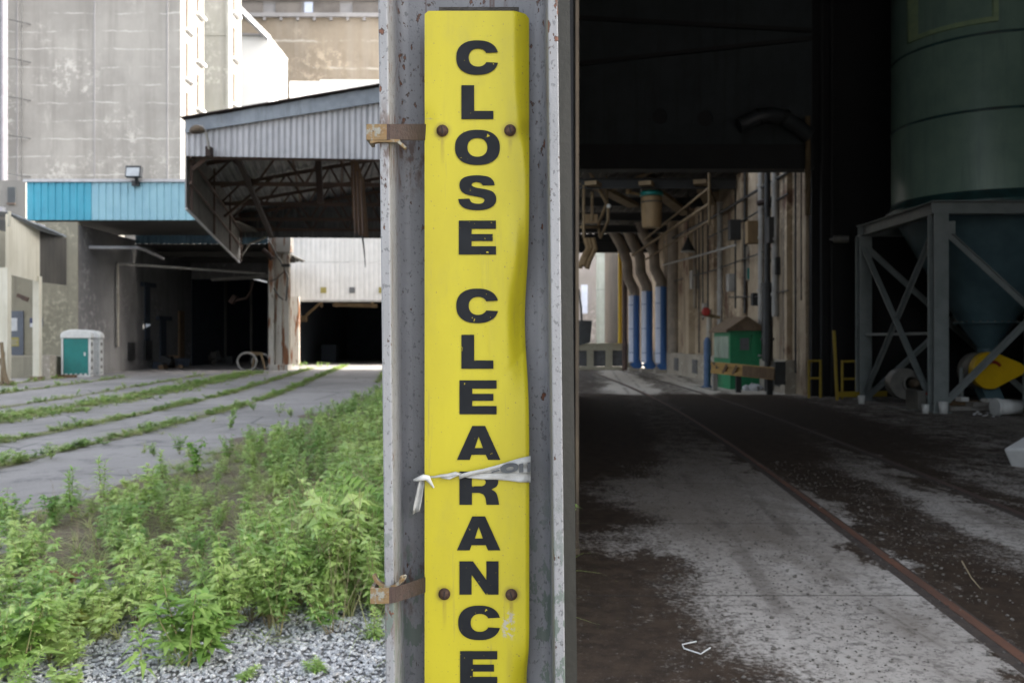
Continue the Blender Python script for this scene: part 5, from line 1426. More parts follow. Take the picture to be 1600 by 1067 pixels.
mb = MB(); mb.tube([at(420, 375, 45.1), at(430, 395, 45.1), at(444, 418, 45.1), at(450, 435, 45.1), at(447, 470, 45.1), at(437, 465, 45.1), at(428, 450, 45.1)], .04, 6); mb.tube([at(420, 440, 45.1), at(432, 436, 45.1), at(444, 424, 45.1)], .03, 6); mb.box(at(447, 415, 45.0), (.42, .3, .14)); mb.build('cable', m_blackmetal, t)
mb = MB(); mb.bb(X(427, 45.3), X(452, 45.3), 45.0, 45.9, 0, .28); mb.build('footing', m_rusty, t)

# cable reel frame and scrap in the dark opening
t = thing('cable_reel', 'empty steel cable reel standing before the black opening', 'reel', (X(396, 46), 46, 0))
def ring(px, py, d_, r, tr, mt, nm):
    c = at(px, py, d_); mb = MB()
    mb.tube([c + Vector((r * math.cos(a), .25 * r * math.cos(a), r * math.sin(a))) for a in np.linspace(0, 2 * math.pi, 29)], tr, 8, 0, False); return mb.build(nm, mt, t)
ring(386, 565, 45.6, .45, .06, m_greypipe, 'hoop'); ring(408, 565, 46.4, .42, .06, m_greypipe, 'hoop')
mb = MB(); mb.tube([at(386, 551, 45.6), at(408, 551, 46.4)], .05, 8); mb.tube([at(399, 552, 45.9), at(394, 577, 45.9)], .07, 8); mb.tube([at(408, 552, 45.9), at(414, 577, 45.9)], .07, 8); mb.beam(at(396, 553, 45.9), at(411, 553, 45.9), .12, .12); mb.build('stand', m_tan, t)
t = thing('scrap_heap', 'heap of dark scrap along the foot of the grey wall', 'scrap', (X(255, 48), 48, 0))
for i in range(16):
    mb = MB(); px = random.uniform(225, 292); dd = random.uniform(46.5, 50)
    mb.box((max(X(px, dd), xw + .5), dd, random.uniform(.1, .45)), (random.uniform(.2, .9), random.uniform(.2, .6), random.uniform(.08, .4)), random.uniform(0, 3), 0, Matrix.Rotation(random.uniform(0, 3), 3, 'Z') @ Matrix.Rotation(random.uniform(-.5, .5), 3, 'X'))
    mb.build('scrap_piece', [m_ceil, m_girt, m_woodbrown, m_dark][i % 4], t)
t = thing('scrap_heap', 'dim heap of scrap inside the left black opening', 'scrap', (X(350, 56), 56, 0))
for i in range(9):
    mb = MB(); px = random.uniform(328, 366); dd = random.uniform(55, 57)
    mb.box((X(px, dd), dd, random.uniform(.15, .7)), (random.uniform(.3, .9), random.uniform(.2, .6), random.uniform(.2, .6)), 0, 0, Matrix.Rotation(random.uniform(0, 3), 3, 'Z') @ Matrix.Rotation(random.uniform(-.5, .5), 3, 'X'))
    mb.build('scrap_piece', [m_girt, m_ceil][i % 2], t)

# =================================================================== LEFT EDGE: CREAM ANNEX
an = thing('cream_annex', 'cream painted annex with a sheeted porch and a loading dock', 'building', (-19.5, 36, 0))
p0, p1 = Vector((X(9, 30), 30)), Vector((X(62, 34.4), 34.4)); p2 = Vector((X(104, 36.4), 36.4))
zb3, zt3 = 3.74, 5.75
mb = MB(); mb.corr(p0, p1, (zb3, zb3), (zt3, zt3 - .05), .3, .012, .01); mb.build('porch_fascia', m_beige, an)
mb = MB(); mb.corr(p1 + (p2 - p1) * .003, p2, (zb3, zb3), (zt3 - .05, zt3 - .1), .3, .012, .01); mb.build('porch_fascia', m_soot, an, label='soot blackened end of the porch fascia')
mb = MB(); mb.beam((X(-40, 29.8), 29.8, zt3 + .12), (p1.x + .05, p1.y, zt3 + .1), .3, .14); mb.beam((p0.x - 2.2, 29.9, zt3 + .12), (p0.x, 29.9, zt3 + .12), .2, .16); mb.build('gutter', m_zinc, an)
mb = MB(); mb.prism([(p0.x, p0.y, zt3 + .05), (p2.x, p2.y, zt3 - .06), (p2.x - 4, 39.4, zt3 + .5), (p0.x - 5, 30, zt3 + .5)], (0, 0, .06)); mb.build('porch_roof', m_zinctrim, an)
mb = MB(); mb.tube([(X(16, 29.9), 29.85, zt3 + .05), (X(16, 29.9), 29.85, zt3 - .25), (X(14, 29.9), 29.9, zt3 - .45)], .05, 8); mb.build('downspout', m_beige, an)
for (a, b, dd) in ((-2, 11.5, 30.0), (51, 60.5, 34.0)):
    mb = MB(); mb.bb(X(a, dd), X(b, dd), dd, dd + .24, .14, zb3 + .2); mb.build('porch_post', m_beige, an)
    mb = MB(); mb.bb(X(a, dd) - .08, X(b, dd) + .08, dd - .06, dd + .3, 0, .14); mb.build('post_base', m_rustlt, an)
mb = MB(); mb.bb(-27, xw - .005, LD, LD + .35, 0, 6.72); mb.build('front_wall', m_beigewall, an)
mb = MB(); mb.bb(xw - .42, xw + .0, LD - .05, LD - .002, 0, 6.7); mb.build('corner_quoin', m_beigewall, an)
dd = LD - .001
mb = MB(); mb.bb(X(11, dd), X(37.5, dd), dd - .07, dd, Z(555, dd) , Z(486, dd)); dr = mb.build('door', m_door, an)
mb = MB(); mb.bb(X(14.5, dd), X(28.5, dd), dd - .085, dd - .072, Z(517, dd), Z(497, dd)); mb.build('notice', m_paper, dr)
mb = MB(); mb.bb(X(14.5, dd), X(31, dd), dd - .085, dd - .072, Z(541, dd), Z(527, dd)); mb.build('yellow_notice', m_yellowsign, dr)
mb = MB()
for i, (a, b) in enumerate(((16, 29.5), (16, 27), (16, 28.5))): mb.bb(X(a, dd), X(b, dd), dd - .09, dd - .086, Z(532.2 + i * 3, dd), Z(530.8 + i * 3, dd))
mb.build('notice_print', m_greypipe, dr)
mb = MB(); mb.bb(X(47, dd), X(67, dd), dd - .03, dd - .004, Z(511, dd), Z(497, dd)); w_ = mb.build('wall_notice', m_bluesign, an)
mb = MB(); mb.bb(X(47.5, dd), X(66.5, dd), dd - .036, dd - .031, Z(511, dd), Z(505, dd)); mb.build('notice_strip', m_paper, w_)
mb = MB(); mb.beam(at(27, 461, 38.9), at(44, 468, 38.9), .1, .16); mb.tube([at(34, 466, 39), at(44, 470, 39.1)], .06, 8); mb.build('wall_lamp', m_ruststeel, an)
mb = MB(); mb.bb(-25, X(80, 35.8), 35.8, LD - .002, 0, Z(555, LD)); mb.build('dock', m_beigewall, an)
mb = MB(); mb.bb(X(63, 35.4), X(80, 35.4), 35.3, 35.79, 0, .92); mb.build('dock_end_block', m_conbase, an)
for k in range(4):
    mb = MB(); mb.bb(X(80, 35.8) + .002, X(80, 35.8) + .75, 36.1 + k * .42, 36.5 + k * .42, .2 * k, .2 * k + .12); mb.build('dock_step', m_woodbrown, an)
mb = MB(); mb.bb(-30, X(40, 47), 47, 59.0, 0, Z(282, 47)); up_ = mb.build('upper_storey', m_towerw, an)
mb = MB(); mb.bb(X(13, 47), X(24.5, 47), 46.93, 46.995, Z(318, 47), Z(293, 47)); w1 = mb.build('window', m_dkglass, up_)
mb = MB(); mb.bb(X(12, 47), X(25.5, 47), 46.88, 46.92, Z(320, 47), Z(317.5, 47)); mb.build('sill', m_reveal, w1)
# rusty frame and weed at the near post
t = thing('rusty_pipe_stack', 'rusty orange pipe bundle leaning on the cream porch post', 'pipes', (X(4, 29.4), 29.4, 0))
for (a, b) in (((2, 535), (9, 598)), ((0, 560), (13, 600)), ((5, 550), (3, 600))):
    mb = MB(); mb.tube([at(*a, 29.4), at(*b, 29.3)], .06, 8); mb.build('pipe', m_rustlt, t)

# =================================================================== PORTABLE TOILETS
def toilet(loc, rz):
    W, Dp, H = 1.06, 1.1, 1.62
    t = thing('portable_toilet', 'teal portable toilet with a white domed roof, the nearer one', 'toilet', (0, 0, 0), 'portable toilets by the grey wall')
    mb = MB(); mb.bb(-W / 2 + .03, W / 2 - .03, -Dp / 2 + .03, Dp / 2, .1, H); mb.build('cabin', m_tealdk, t)
    mb = MB(); mb.bb(-W / 2, W / 2, -Dp / 2, Dp / 2 + .04, 0.01, .1); mb.build('skid_base', m_plwhite, t)
    for s_ in (-1, 1):
        for yy in (-Dp / 2 + .02, Dp / 2):
            mb = MB(); mb.bb(s_ * (W / 2 - .03) - .035, s_ * (W / 2 - .03) + .035, yy - .04, yy + .03, .1, H); mb.build('corner_post', m_plwhite, t)
    mb = MB(); mb.bb(-W / 2 + .08, W / 2 - .08, -Dp / 2 - .005, -Dp / 2 + .028, .14, H - .03)
    for z in np.arange(.3, 1.5, .3): pass
    arcs = [(-.36 + .72 * k / 12, .28 + .22 * (1 - ((k - 6) / 6) ** 2) * -1 + .22) for k in range(13)]
    for (a, b) in zip(arcs[:-1], arcs[1:]): mb.beam((a[0], -Dp / 2 - .012, a[1]), (b[0], -Dp / 2 - .012, b[1]), .012, .03)
    for (a, b) in zip(arcs[:-1], arcs[1:]): mb.beam((a[0], -Dp / 2 - .012, 1.65 - a[1]), (b[0], -Dp / 2 - .012, 1.65 - b[1]), .012, .03)
    dr = mb.build('door', m_teal, t)
    mb = MB(); mb.box((W / 2 - .2, -Dp / 2 - .02, .95), (.06, .03, .14)); mb.build('latch', m_plwhite, dr)
    mb = MB()
    for k in range(5): mb.box((-.36 + .18 * k, -Dp / 2 - .01, .13), (.09, .02, .06))
    mb.build('vent_tab', m_plwhite, t)
    mb = MB(); n = 12; pr = []
    for k in range(n + 1):
        a = math.pi * k / n; pr.append((-(W / 2 + .04) * math.cos(a), H + .07 + .26 * math.sin(a) ** .8))
    pr = [(-(W / 2 + .04), H - .03)] + pr + [(W / 2 + .04, H - .03)]
    mb.prism([(x, -Dp / 2 - .06, z) for (x, z) in pr], (0, Dp + .12, 0)); mb.build('roof', m_plwhite, t, bevel=.03)
    mb = MB(); mb.bb(W / 2 - .028, W / 2 + .0, -Dp / 2 + .12, Dp / 2 - .08, .14, H - .06)
    for z in (.3, .62, .95, 1.28): mb.bb(W / 2, W / 2 + .012, -Dp / 2 + .3, Dp / 2 - .3, z, z + .14, 1)
    mb.build('side_panel', [m_plwhite, m_machine], t)
    t.location = loc; t.rotation_euler = (0, 0, rz); LOC[t.name] = Vector(loc)
    return t
t1 = toilet((X(119.5, 36.8), 36.9, 0), math.radians(19))
t2 = copy_thing(t1, (X(134, 38.25), 38.45, 0), 'portable toilet standing half hidden behind the nearer teal one', math.radians(17))
for ch in t2.children:
    if ch.name.startswith(('door', 'cabin')):
        ch.data = ch.data.copy(); ch.data.materials[0] = m_plwhite if ch.name.startswith('door') else m_tealdk

# =================================================================== VEGETATION
def leaf_tpl(w=.28, fold=.08, droop=.22):
    V = np.array([(0, 0, 0), (-w, .42, fold), (w, .42, fold), (0, .5, 0), (0, 1, -droop)], dtype=np.float32)
    T = np.array([(0, 3, 1), (0, 2, 3), (1, 3, 4), (3, 2, 4)], dtype=np.int32)
    return V, T
class Acc:
    def __init__(s): s.V, s.T, s.n = [], [], 0
    def add(s, V, T):
        s.V.append(V); s.T.append(T + s.n); s.n += len(V)
    def get(s): return np.concatenate(s.V), np.concatenate(s.T)
def frames(org, az, el, roll, L, tpl):
    """org (n,3); az, el, roll angles; L lengths -> many leaves"""
    V0, T0 = tpl
    n = len(org)
    ca, sa, ce, se = np.cos(az), np.sin(az), np.cos(el), np.sin(el)
    dy = np.stack([ca * ce, sa * ce, se], 1)                     # along the leaf
    dx = np.stack([sa, -ca, np.zeros(n)], 1)                     # across
    dz = np.cross(dx, dy)
    cr, sr = np.cos(roll)[:, None], np.sin(roll)[:, None]
    dx2 = dx * cr + dz * sr; dz2 = -dx * sr + dz * cr
    V = (org[:, None, :] + L[:, None, None] * (V0[None, :, 0:1] * dx2[:, None, :] + V0[None, :, 1:2] * dy[:, None, :] + V0[None, :, 2:3] * dz2[:, None, :]))
    T = (T0[None] + (np.arange(n) * len(V0))[:, None, None]).reshape(-1, 3)
    return V.reshape(-1, 3).astype(np.float32), T.astype(np.int32)
def stem_mesh(p, q, r0, r1, sides=4, seg=3, bow=0.0):
    p, q = np.array(p, float), np.array(q, float)
    vs, fs = [], []
    for i in range(seg + 1):
        f = i / seg; c = p + (q - p) * f; c = c + np.array([bow * math.sin(f * math.pi), bow * .5 * math.sin(f * math.pi), 0]); r = r0 + (r1 - r0) * f
        for k in range(sides):
            a = 2 * math.pi * k / sides; vs.append(c + np.array([r * math.cos(a), r * math.sin(a), 0]))
    for i in range(seg):
        for k in range(sides):
            a, b = i * sides + k, i * sides + (k + 1) % sides
            fs += [(a, b, b + sides), (a, b + sides, a + sides)]
    return np.array(vs, np.float32), np.array(fs, np.int32)

def make_weed(kind, H, r):
    """returns leaf (V,T), stem (V,T), local to the foot of the plant"""
    A, S = Acc(), Acc()
    U = r.uniform
    if kind == 'mugwort':
        ns = r.integers(4, 8)
        for _ in range(ns):
            a = U(0, 6.28); sp = U(.05, .34) * H; h = H * U(.62, 1.0)
            q = (sp * math.cos(a), sp * math.sin(a), h)
            S.add(*stem_mesh((q[0] * .08, q[1] * .08, 0), q, .0035, .0015))
            m = int(10 + h * 13)
            f = r.uniform(.1, 1, m) ** .6
            org = np.stack([q[0] * (.08 + .92 * f), q[1] * (.08 + .92 * f), h * f], 1)
            az = r.uniform(0, 6.28, m); el = r.uniform(-.3, .35, m) + .3 * (f > .93)
            LL = (.128 - .06 * f) * U(.8, 1.25) * r.uniform(.7, 1.25, m)
            for da, sc in ((0, 1), (.55, .72), (-.55, .72), (1.05, .45), (-1.05, .45)):
                A.add(*frames(org, az + da * r.uniform(.8, 1.2, m), el + r.uniform(-.15, .15, m), r.uniform(-.5, .5, m), LL * sc, leaf_tpl(.17, .05, .22)))
    elif kind == 'goldenrod':
        ns = r.integers(1, 4)
        for _ in range(ns):
            a = U(0, 6.28); sp = U(.02, .16) * H; h = H * U(.75, 1.0)
            q = (sp * math.cos(a), sp * math.sin(a), h)
            S.add(*stem_mesh((q[0] * .1, q[1] * .1, 0), q, .004, .0015))
            m = int(26 + h * 45)
            f = np.sort(r.uniform(.15, 1, m))
            org = np.stack([q[0] * (.1 + .9 * f), q[1] * (.1 + .9 * f), h * f], 1)
            az = np.arange(m) * 2.4 + U(0, 6); el = .15 + .85 * f ** 3 + r.uniform(-.35, .25, m)
            LL = (.125 - .06 * f) * U(.8, 1.2) * r.uniform(.7, 1.2, m)
            A.add(*frames(org, az, el, r.uniform(-.4, .4, m), LL, leaf_tpl(.12, .04, .3)))
    elif kind == 'broad':
        h = H; m = int(22 + 28 * h)
        for _ in range(r.integers(2, 5)):
            a = U(0, 6.28); sp = U(.05, .3) * H
            q = (sp * math.cos(a), sp * math.sin(a), h * U(.7, 1))
            S.add(*stem_mesh((0, 0, 0), q, .004, .002))
            f = r.uniform(.15, 1, m)
            org = np.stack([q[0] * f, q[1] * f, q[2] * f], 1)
            A.add(*frames(org, r.uniform(0, 6.28, m), r.uniform(-.4, .45, m), r.uniform(-.6, .6, m), r.uniform(.05, .11, m), leaf_tpl(.3, .07, .25)))
    elif kind == 'grass':
        m = int(22)
        az = r.uniform(0, 6.28, m); LL = H * r.uniform(.5, 1.1, m); el = r.uniform(.75, 1.5, m); wd = r.uniform(.003, .0065, m)
        for i in range(m):
            d = np.array([math.cos(az[i]), math.sin(az[i])]); n = np.array([-d[1], d[0]])
            vs = []
            x = z = 0; e = el[i]; o = r.uniform(-.05, .05, 2)
            for k in range(5):
                ww = wd[i] * (1 - (k / 4) ** 2 * .95)
                for s_ in (-1, 1): vs.append((o[0] + d[0] * x + n[0] * ww * s_, o[1] + d[1] * x + n[1] * ww * s_, z))
                x += math.cos(e) * LL[i] / 4; z += math.sin(e) * LL[i] / 4; e -= r.uniform(.15, .5)
            fs = []
            for k in range(4): a = 2 * k; fs += [(a, a + 1, a + 3), (a, a + 3, a + 2)]
            A.add(np.array(vs, np.float32), np.array(fs, np.int32))
    elif kind == 'dry':
        for _ in range(r.integers(2, 6)):
            a = U(0, 6.28); sp = U(.05, .5) * H
            q = (sp * math.cos(a), sp * math.sin(a), H * U(.5, 1))
            S.add(*stem_mesh((r.uniform(-.04, .04), r.uniform(-.04, .04), 0), q, .0025, .001, 3, 3, U(-.05, .05)))
            for _ in range(4):
                f = U(.4, 1); b = (q[0] * f, q[1] * f, q[2] * f)
                S.add(*stem_mesh(b, (b[0] + U(-.1, .1), b[1] + U(-.1, .1), b[2] + U(.02, .12)), .0015, .0006, 3, 1))
    return (A.get() if A.n else None), (S.get() if S.n else None)

PROTO = {}
for kind, cnt in (('mugwort', 7), ('goldenrod', 5), ('broad', 4), ('grass', 5), ('dry', 4)):
    PROTO[kind] = [make_weed(kind, 1.0 if kind in ('grass', 'dry') else .6, rng) for _ in range(cnt)]
def scatter(pts, kinds, probs, hs, acc_leaf, acc_stem, acc_dry, acc_grass, extra=None):
    for (x, y), h in zip(pts, hs):
        kd = kinds[rng.choice(len(kinds), p=probs)]
        pr = PROTO[kd][rng.integers(len(PROTO[kd]))]
        base = 1.0 if kd in ('grass', 'dry') else .6
        s = h / base * (.75 if kd == 'grass' else (1.35 if kd == 'dry' else 1.0))
        a = rng.uniform(0, 6.28); ca, sa = math.cos(a), math.sin(a)
        tx, ty = rng.uniform(-.15, .15, 2)
        sxy = s if s > .75 else s * .5 + .375
        Rm = np.array([[ca * sxy, -sa * sxy, tx], [sa * sxy, ca * sxy, ty], [0, 0, s]], np.float32)
        for part, acc in ((pr[0], acc_grass if kd == 'grass' else acc_leaf), (pr[1], acc_dry if kd == 'dry' else acc_stem)):
            if part is None: continue
            V = part[0] @ Rm.T + np.array([x, y, .004], np.float32)
            acc.add(V, part[1])
L1, S1, D1, G1 = Acc(), Acc(), Acc(), Acc()
# the weed bank: dense, lower and gappy toward its edges
def fbm(x, y):
    return (math.sin(x * 2.1 + y * 1.3) + math.sin(x * 4.3 - y * 2.7 + 1) * .6 + math.sin(y * 5.1 + x * 1.7 + 2) * .5 + math.sin(y * .9 + 4)) / 3.1
pts, hs = [], []
y = 4.45
while y < 31:
    dens = 34 if y < 8 else (22 if y < 13 else 12)
    dy = .25
    nrow = int(dens * dy * 4.2) + 1
    for _ in range(nrow):
        x = rng.uniform(-4.05, .2); yy = y + rng.uniform(0, dy)
        edge = min(1, max(0, (x + 4.05) / .9)) * min(1, max(.12, (yy - 4.1) / .7))
        n = fbm(x, yy)
        if n < -.55 and rng.uniform() < .5: continue
        if x < -3.2 and rng.uniform() < .55: continue
        if x < -1.9 and fbm(x * 1.9 + 3, yy * 1.4) < -.1 and rng.uniform() < .7: continue
        h = (.19 + .19 * edge + .17 * n + rng.uniform(-.09, .12)) * (.55 + .45 * edge) * (.8 if x < -2.2 else 1) + .008 * max(0, yy - 8)
        if x > -1.5: h += .10 + .14 * min(1, max(0, (x + 1.5) / .7)) * (1 if yy > 5.2 else .3) * (.6 + .8 * max(0, n + .3))
        if yy > 10 and x > -2.6: h += .1
        pts.append((x, yy)); hs.append(max(.12, h))
    y += dy
scatter(pts, ['mugwort', 'goldenrod', 'broad', 'grass', 'dry'], [.58, .13, .05, .15, .09], hs, L1, S1, D1, G1)
pts = [(rng.uniform(-4.0, -.6), rng.uniform(4.7, 13)) for _ in range(900)]
scatter(pts, ['grass', 'dry'], [.75, .25], rng.uniform(.08, .26, len(pts)), L1, S1, D1, G1)
# sparse seedlings on the gravel
pts = [(rng.uniform(-3.6, .1), rng.uniform(3.6, 4.9)) for _ in range(46)]
scatter(pts, ['mugwort', 'grass', 'broad', 'goldenrod'], [.35, .3, .2, .15], rng.uniform(.06, .2, len(pts)), L1, S1, D1, G1)
pts = [(rng.uniform(-3.2, -2.0), rng.uniform(3.7, 4.9)) for _ in range(48)]
scatter(pts, ['mugwort', 'goldenrod', 'broad'], [.7, .15, .15], rng.uniform(.22, .42, len(pts)), L1, S1, D1, G1)
def merge(accs, mats):
    V, T, mi, n = [], [], [], 0
    for a, m in zip(accs, range(len(accs))):
        if not a.n: continue
        v, t = a.get(); V.append(v); T.append(t + n); mi.append(np.full(len(t), m, np.int32)); n += len(v)
    return np.concatenate(V), np.concatenate(T), np.concatenate(mi)
V, T, mi = merge((L1, S1, D1, G1), None)
o = np_mesh('weeds', V, T, [m_leaf, m_stem, m_dry, m_grass], mi=mi); struct(o, 'stuff')

# grass growing along the buried tracks in the yard
L2, S2, D2_, G2 = Acc(), Acc(), Acc(), Acc()
strips = MB()
def strip_soil(x0, w, y0, y1, ph):
    ys = np.arange(y0, y1, .35); vs = []
    for y in ys:
        c = track(x0, y); a = w * (.5 + .22 * math.sin(y * 1.9 + ph) + .13 * math.sin(y * 4.7 + ph * 2))
        vs += [(c - a, y, .005), (c + a * .9, y, .005)]
    strips.add(vs, [(2 * i, 2 * i + 1, 2 * i + 3, 2 * i + 2) for i in range(len(ys) - 1)])
for (x0, w_, y0, y1, dn, hh) in ((-6.1, .26, 8, 53, 38, .085), (-7.55, .26, 10, 48, 36, .08), (-9.7, 1.0, 12, 43, 95, .085), (-11.3, .30, 16, 40, 12, .1), (-14.0, .4, 20, 37, 14, .1), (-16.2, .4, 24, 36, 10, .1), (-3.5, .16, 32, 53, 22, .08)):
    strip_soil(x0, w_ * .9, y0, y1, x0)
    n = int((y1 - y0) * dn)
    ys = rng.uniform(y0, y1, n)
    pts, hs = [], []
    for y in ys:
        cl = math.sin(y * 1.35 + x0) + .7 * math.sin(y * 3.1 + 2 * x0)
        if cl < -.75 and rng.uniform() < .7: continue
        pts.append((track(x0, y) + rng.normal(0, w_ * .33), y)); hs.append(max(.05, hh * rng.uniform(.5, 1.5) * (1 + .35 * cl)) * (1.0 if y > 14 else 1.25))
    scatter(pts, ['grass', 'broad', 'mugwort'], [.72, .16, .12], hs, L2, S2, D2_, G2)
struct(strips.build('track_soil', M('mossy_track_soil', (.14, .15, .06), (.15, .125, .09), 3, rough=.95, bump=.4)))
# tufts at walls, in cracks and at the canopy posts
pts = [(X(rng.uniform(14, 34), 30.0), 29.7 + rng.uniform(-.3, .3)) for _ in range(10)] + [(X(rng.uniform(455, 520), 52), 51 + rng.uniform(0, 1.5)) for _ in range(12)] + [(X(rng.uniform(-10, 40), 7.2) , 7.3 + rng.uniform(-.2, .2)) for _ in range(8)] + [(rng.uniform(-6, -4.2), rng.uniform(7.5, 20)) for _ in range(16)]
scatter(pts, ['grass', 'broad', 'mugwort'], [.5, .3, .2], rng.uniform(.1, .35, len(pts)), L2, S2, D2_, G2)
V, T, mi = merge((L2, S2, D2_, G2), None)
o = np_mesh('track_grass', V, T, [m_leaf, m_stem, m_dry, m_grass], mi=mi); struct(o, 'stuff')

# single plants that stand out
def plant(kind, px, pyb, pyt, lab, cat, seed, mat_=None, spread=1.0, name=None):
    d = gd(pyb); x = X(px, d); h = EYE - (pyt - HOR) / F * d
    r = np.random.default_rng(seed)
    lf, st = make_weed(kind, h, r)
    t = thing(name or cat.replace(' ', '_'), lab, cat, (x, d, .006))
    if lf is not None:
        V = lf[0].copy(); V[:, :2] *= spread
        np_mesh('foliage', V, lf[1], mat_ or m_leaf, parent=t)
    if st is not None:
        V = st[0].copy(); V[:, :2] *= spread
        np_mesh('stem', V, st[1], m_stem, parent=t)
    return t
plant('mugwort', 292, 1046, 892, 'bushy mugwort standing alone on the gravel in front', 'weed', 21, m_leaf2, 1.25)
plant('mugwort', 318, 1040, 925, 'shorter dark leafed weed touching the bushy mugwort', 'weed', 22, m_leaf2, 1.3)
plant('goldenrod', 222, 1062, 936, 'thin upright goldenrod stem on the gravel', 'weed', 23, m_leaf2, .8)
plant('broad', 308, 748, 680, 'rounded dark bush at the edge of the asphalt', 'bush', 24, m_leaf2, 1.0)
plant('goldenrod', 160, 800, 706, 'tall pale spiky weed by the asphalt edge', 'weed', 25)
plant('goldenrod', 112, 815, 727, 'narrow dark weed spike left of the tall pale one', 'weed', 26)
plant('mugwort', 80, 822, 765, 'low tuft of weed leftmost on the asphalt edge', 'weed', 27)
plant('mugwort', 225, 812, 712, 'leafy weed clump in the middle of the asphalt edge', 'weed', 28, None, 1.1)
plant('goldenrod', 255, 760, 705, 'slim weed left of the rounded dark bush', 'weed', 29)
plant('broad', 92, 935, 893, 'reddish brown leaved weed at the left', 'weed', 30, m_leafb)
plant('broad', 112, 1000, 955, 'yellowish green broad leaved weed at the lower left', 'weed', 31, m_leafy)
plant('broad', 430, 965, 940, 'small yellowing seedling where the gravel begins', 'weed', 32, m_leafy)
plant('mugwort', 30, 1062, 925, 'bushy weed in the lower left corner', 'weed', 33, m_leaf2, 1.2)
plant('grass', 545, 968, 860, 'tuft of long grass blades on the gravel next to the column', 'grass tuft', 34, m_grass, .55)
plant('grass', 500, 960, 880, 'arching grass tuft left of the long blades', 'grass tuft', 35, m_grass, .7)
plant('dry', 520, 925, 690, 'tall dry brown stalks in the weed bank', 'dry stalks', 36)
plant('dry', 410, 900, 740, 'bent dry stalks leaning over the pale weeds', 'dry stalks', 37)
# fern-like compound leaves reaching in beside the column
d = 5.6
t = thing('sumac_shoot', 'sumac shoot with bright drooping paired leaflets beside the column', 'shrub', (X(612, d), d, .006))
A, S = Acc(), Acc()
for (px, py, dx, dz) in ((612, 790, -.42, .10), (612, 835, -.38, -.03), (612, 770, -.30, .16), (620, 870, -.3, -.08), (612, 800, -.25, .2)):
    b = np.array(at(px, py, d)); tipv = b + np.array([dx, rng.uniform(-.2, .1), dz])
    S.add(*[q for q in stem_mesh((X(612, d), d, .0), b, .006, .003)])
    S.add(*stem_mesh(b, tipv, .003, .001, 3, 3))
    m = 9; f = np.linspace(.15, 1, m)
    org = b + (tipv - b) * f[:, None]
    azm = math.atan2(tipv[1] - b[1], tipv[0] - b[0])
    for s_ in (-1, 1):
        A.add(*frames(org, np.full(m, azm + s_ * .95), np.full(m, -.35) + rng.uniform(-.2, .2, m), rng.uniform(-.4, .4, m), rng.uniform(.085, .125, m), leaf_tpl(.15, .05, .25)))
v, f_ = A.get(); np_mesh('foliage', v - np.array(LOC[t.name], np.float32), f_, m_leaf2, parent=t)
v, f_ = S.get(); np_mesh('stem', v - np.array(LOC[t.name], np.float32), f_, m_stem, parent=t)

# gravel: real stones
phi = (1 + 5 ** .5) / 2
ico = np.array([(-1, phi, 0), (1, phi, 0), (-1, -phi, 0), (1, -phi, 0), (0, -1, phi), (0, 1, phi), (0, -1, -phi), (0, 1, -phi), (phi, 0, -1), (phi, 0, 1), (-phi, 0, -1), (-phi, 0, 1)], np.float32)
ico /= np.linalg.norm(ico[0])
icf = np.array([(0, 11, 5), (0, 5, 1), (0, 1, 7), (0, 7, 10), (0, 10, 11), (1, 5, 9), (5, 11, 4), (11, 10, 2), (10, 7, 6), (7, 1, 8), (3, 9, 4), (3, 4, 2), (3, 2, 6), (3, 6, 8), (3, 8, 9), (4, 9, 5), (2, 4, 11), (6, 2, 10), (8, 6, 7), (9, 8, 1)], np.int32)
N = 30000
px_ = rng.uniform(-3.7, .2, N); py_ = rng.uniform(3.45, 6.1, N)
keep = (py_ < 5.25 + .25 * np.sin(px_ * 3) + rng.normal(0, .22, N))
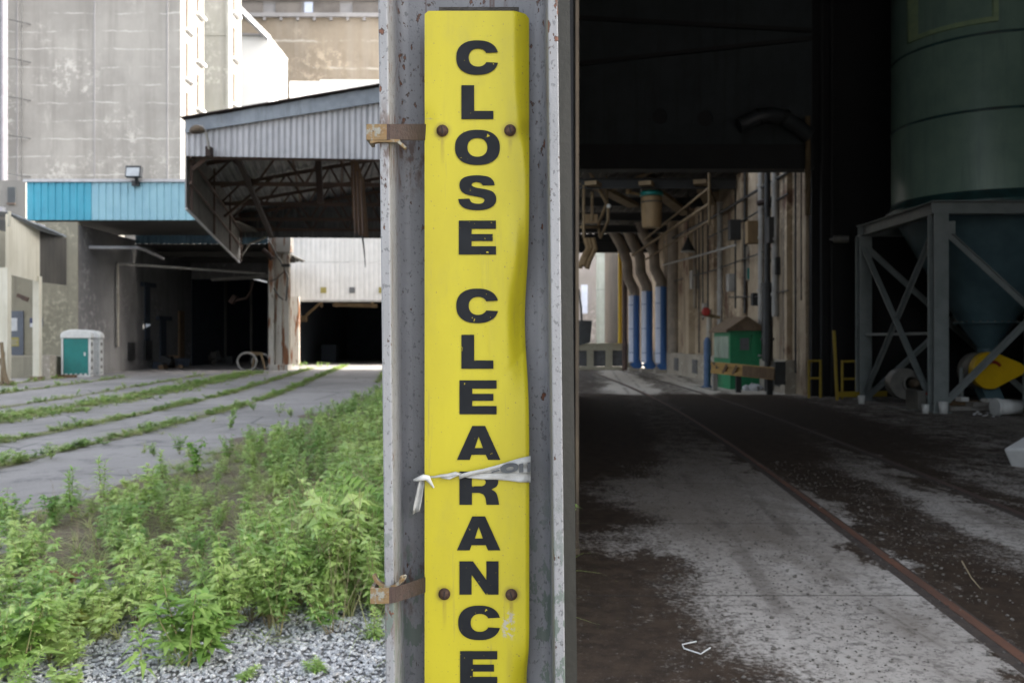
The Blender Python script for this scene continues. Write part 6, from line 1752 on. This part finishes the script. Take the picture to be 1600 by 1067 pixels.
px_, py_ = px_[keep], py_[keep]; N = len(px_)
sz_ = np.clip(rng.lognormal(math.log(.0086), .33, N), .004, .017)[:, None, None]
jit = ico[None] * (1 + rng.normal(0, .13, (N, 12, 1)))
sc3 = np.stack([rng.uniform(.8, 1.5, N), rng.uniform(.7, 1.2, N), rng.uniform(.45, .85, N)], 1)[:, None, :]
a = rng.uniform(0, 6.28, N); ca, sa = np.cos(a), np.sin(a)
P = jit * sc3 * sz_
tl_ = rng.uniform(-.5, .5, N)
y2 = P[:, :, 1] * np.cos(tl_)[:, None] - P[:, :, 2] * np.sin(tl_)[:, None]; z2 = P[:, :, 1] * np.sin(tl_)[:, None] + P[:, :, 2] * np.cos(tl_)[:, None]
Q = np.stack([P[:, :, 0] * ca[:, None] - y2 * sa[:, None], P[:, :, 0] * sa[:, None] + y2 * ca[:, None], z2], 2)
Q += np.stack([px_, py_, .008 + .35 * sz_[:, 0, 0] + rng.uniform(0, .008, N)], 1)[:, None, :]
T = (icf[None] + (np.arange(N) * 12)[:, None, None]).reshape(-1, 3)
struct(np_mesh('gravel', Q.reshape(-1, 3), T, stone_mat()), 'stuff')

# grit and crumbs of concrete lying on the shed floor
N = 5200
gy = rng.uniform(3.7, 11, N) ** 1.0; gx = np.where(rng.uniform(size=N) < .45, rng.uniform(.45, 1.6, N), np.where(rng.uniform(size=N) < .6, rng.normal(2.55, .45, N), rng.uniform(.5, 5, N))) + .088 * np.minimum(gy, 9) * (gy > 0)
gs = np.clip(rng.lognormal(math.log(.0034), .55, N), .0015, .014)[:, None, None]
P = ico[None] * (1 + rng.normal(0, .2, (N, 12, 1))) * gs * np.array([1.2, 1, .7])
Q = P + np.stack([gx, gy, .010 + .4 * gs[:, 0, 0]], 1)[:, None, :]
T = (icf[None] + (np.arange(N) * 12)[:, None, None]).reshape(-1, 3)
struct(np_mesh('floor_grit', Q.reshape(-1, 3), T, M('grey_grit', (.13, .12, .105), (.06, .052, .045), 40, rough=.9, bump=0)), 'stuff')
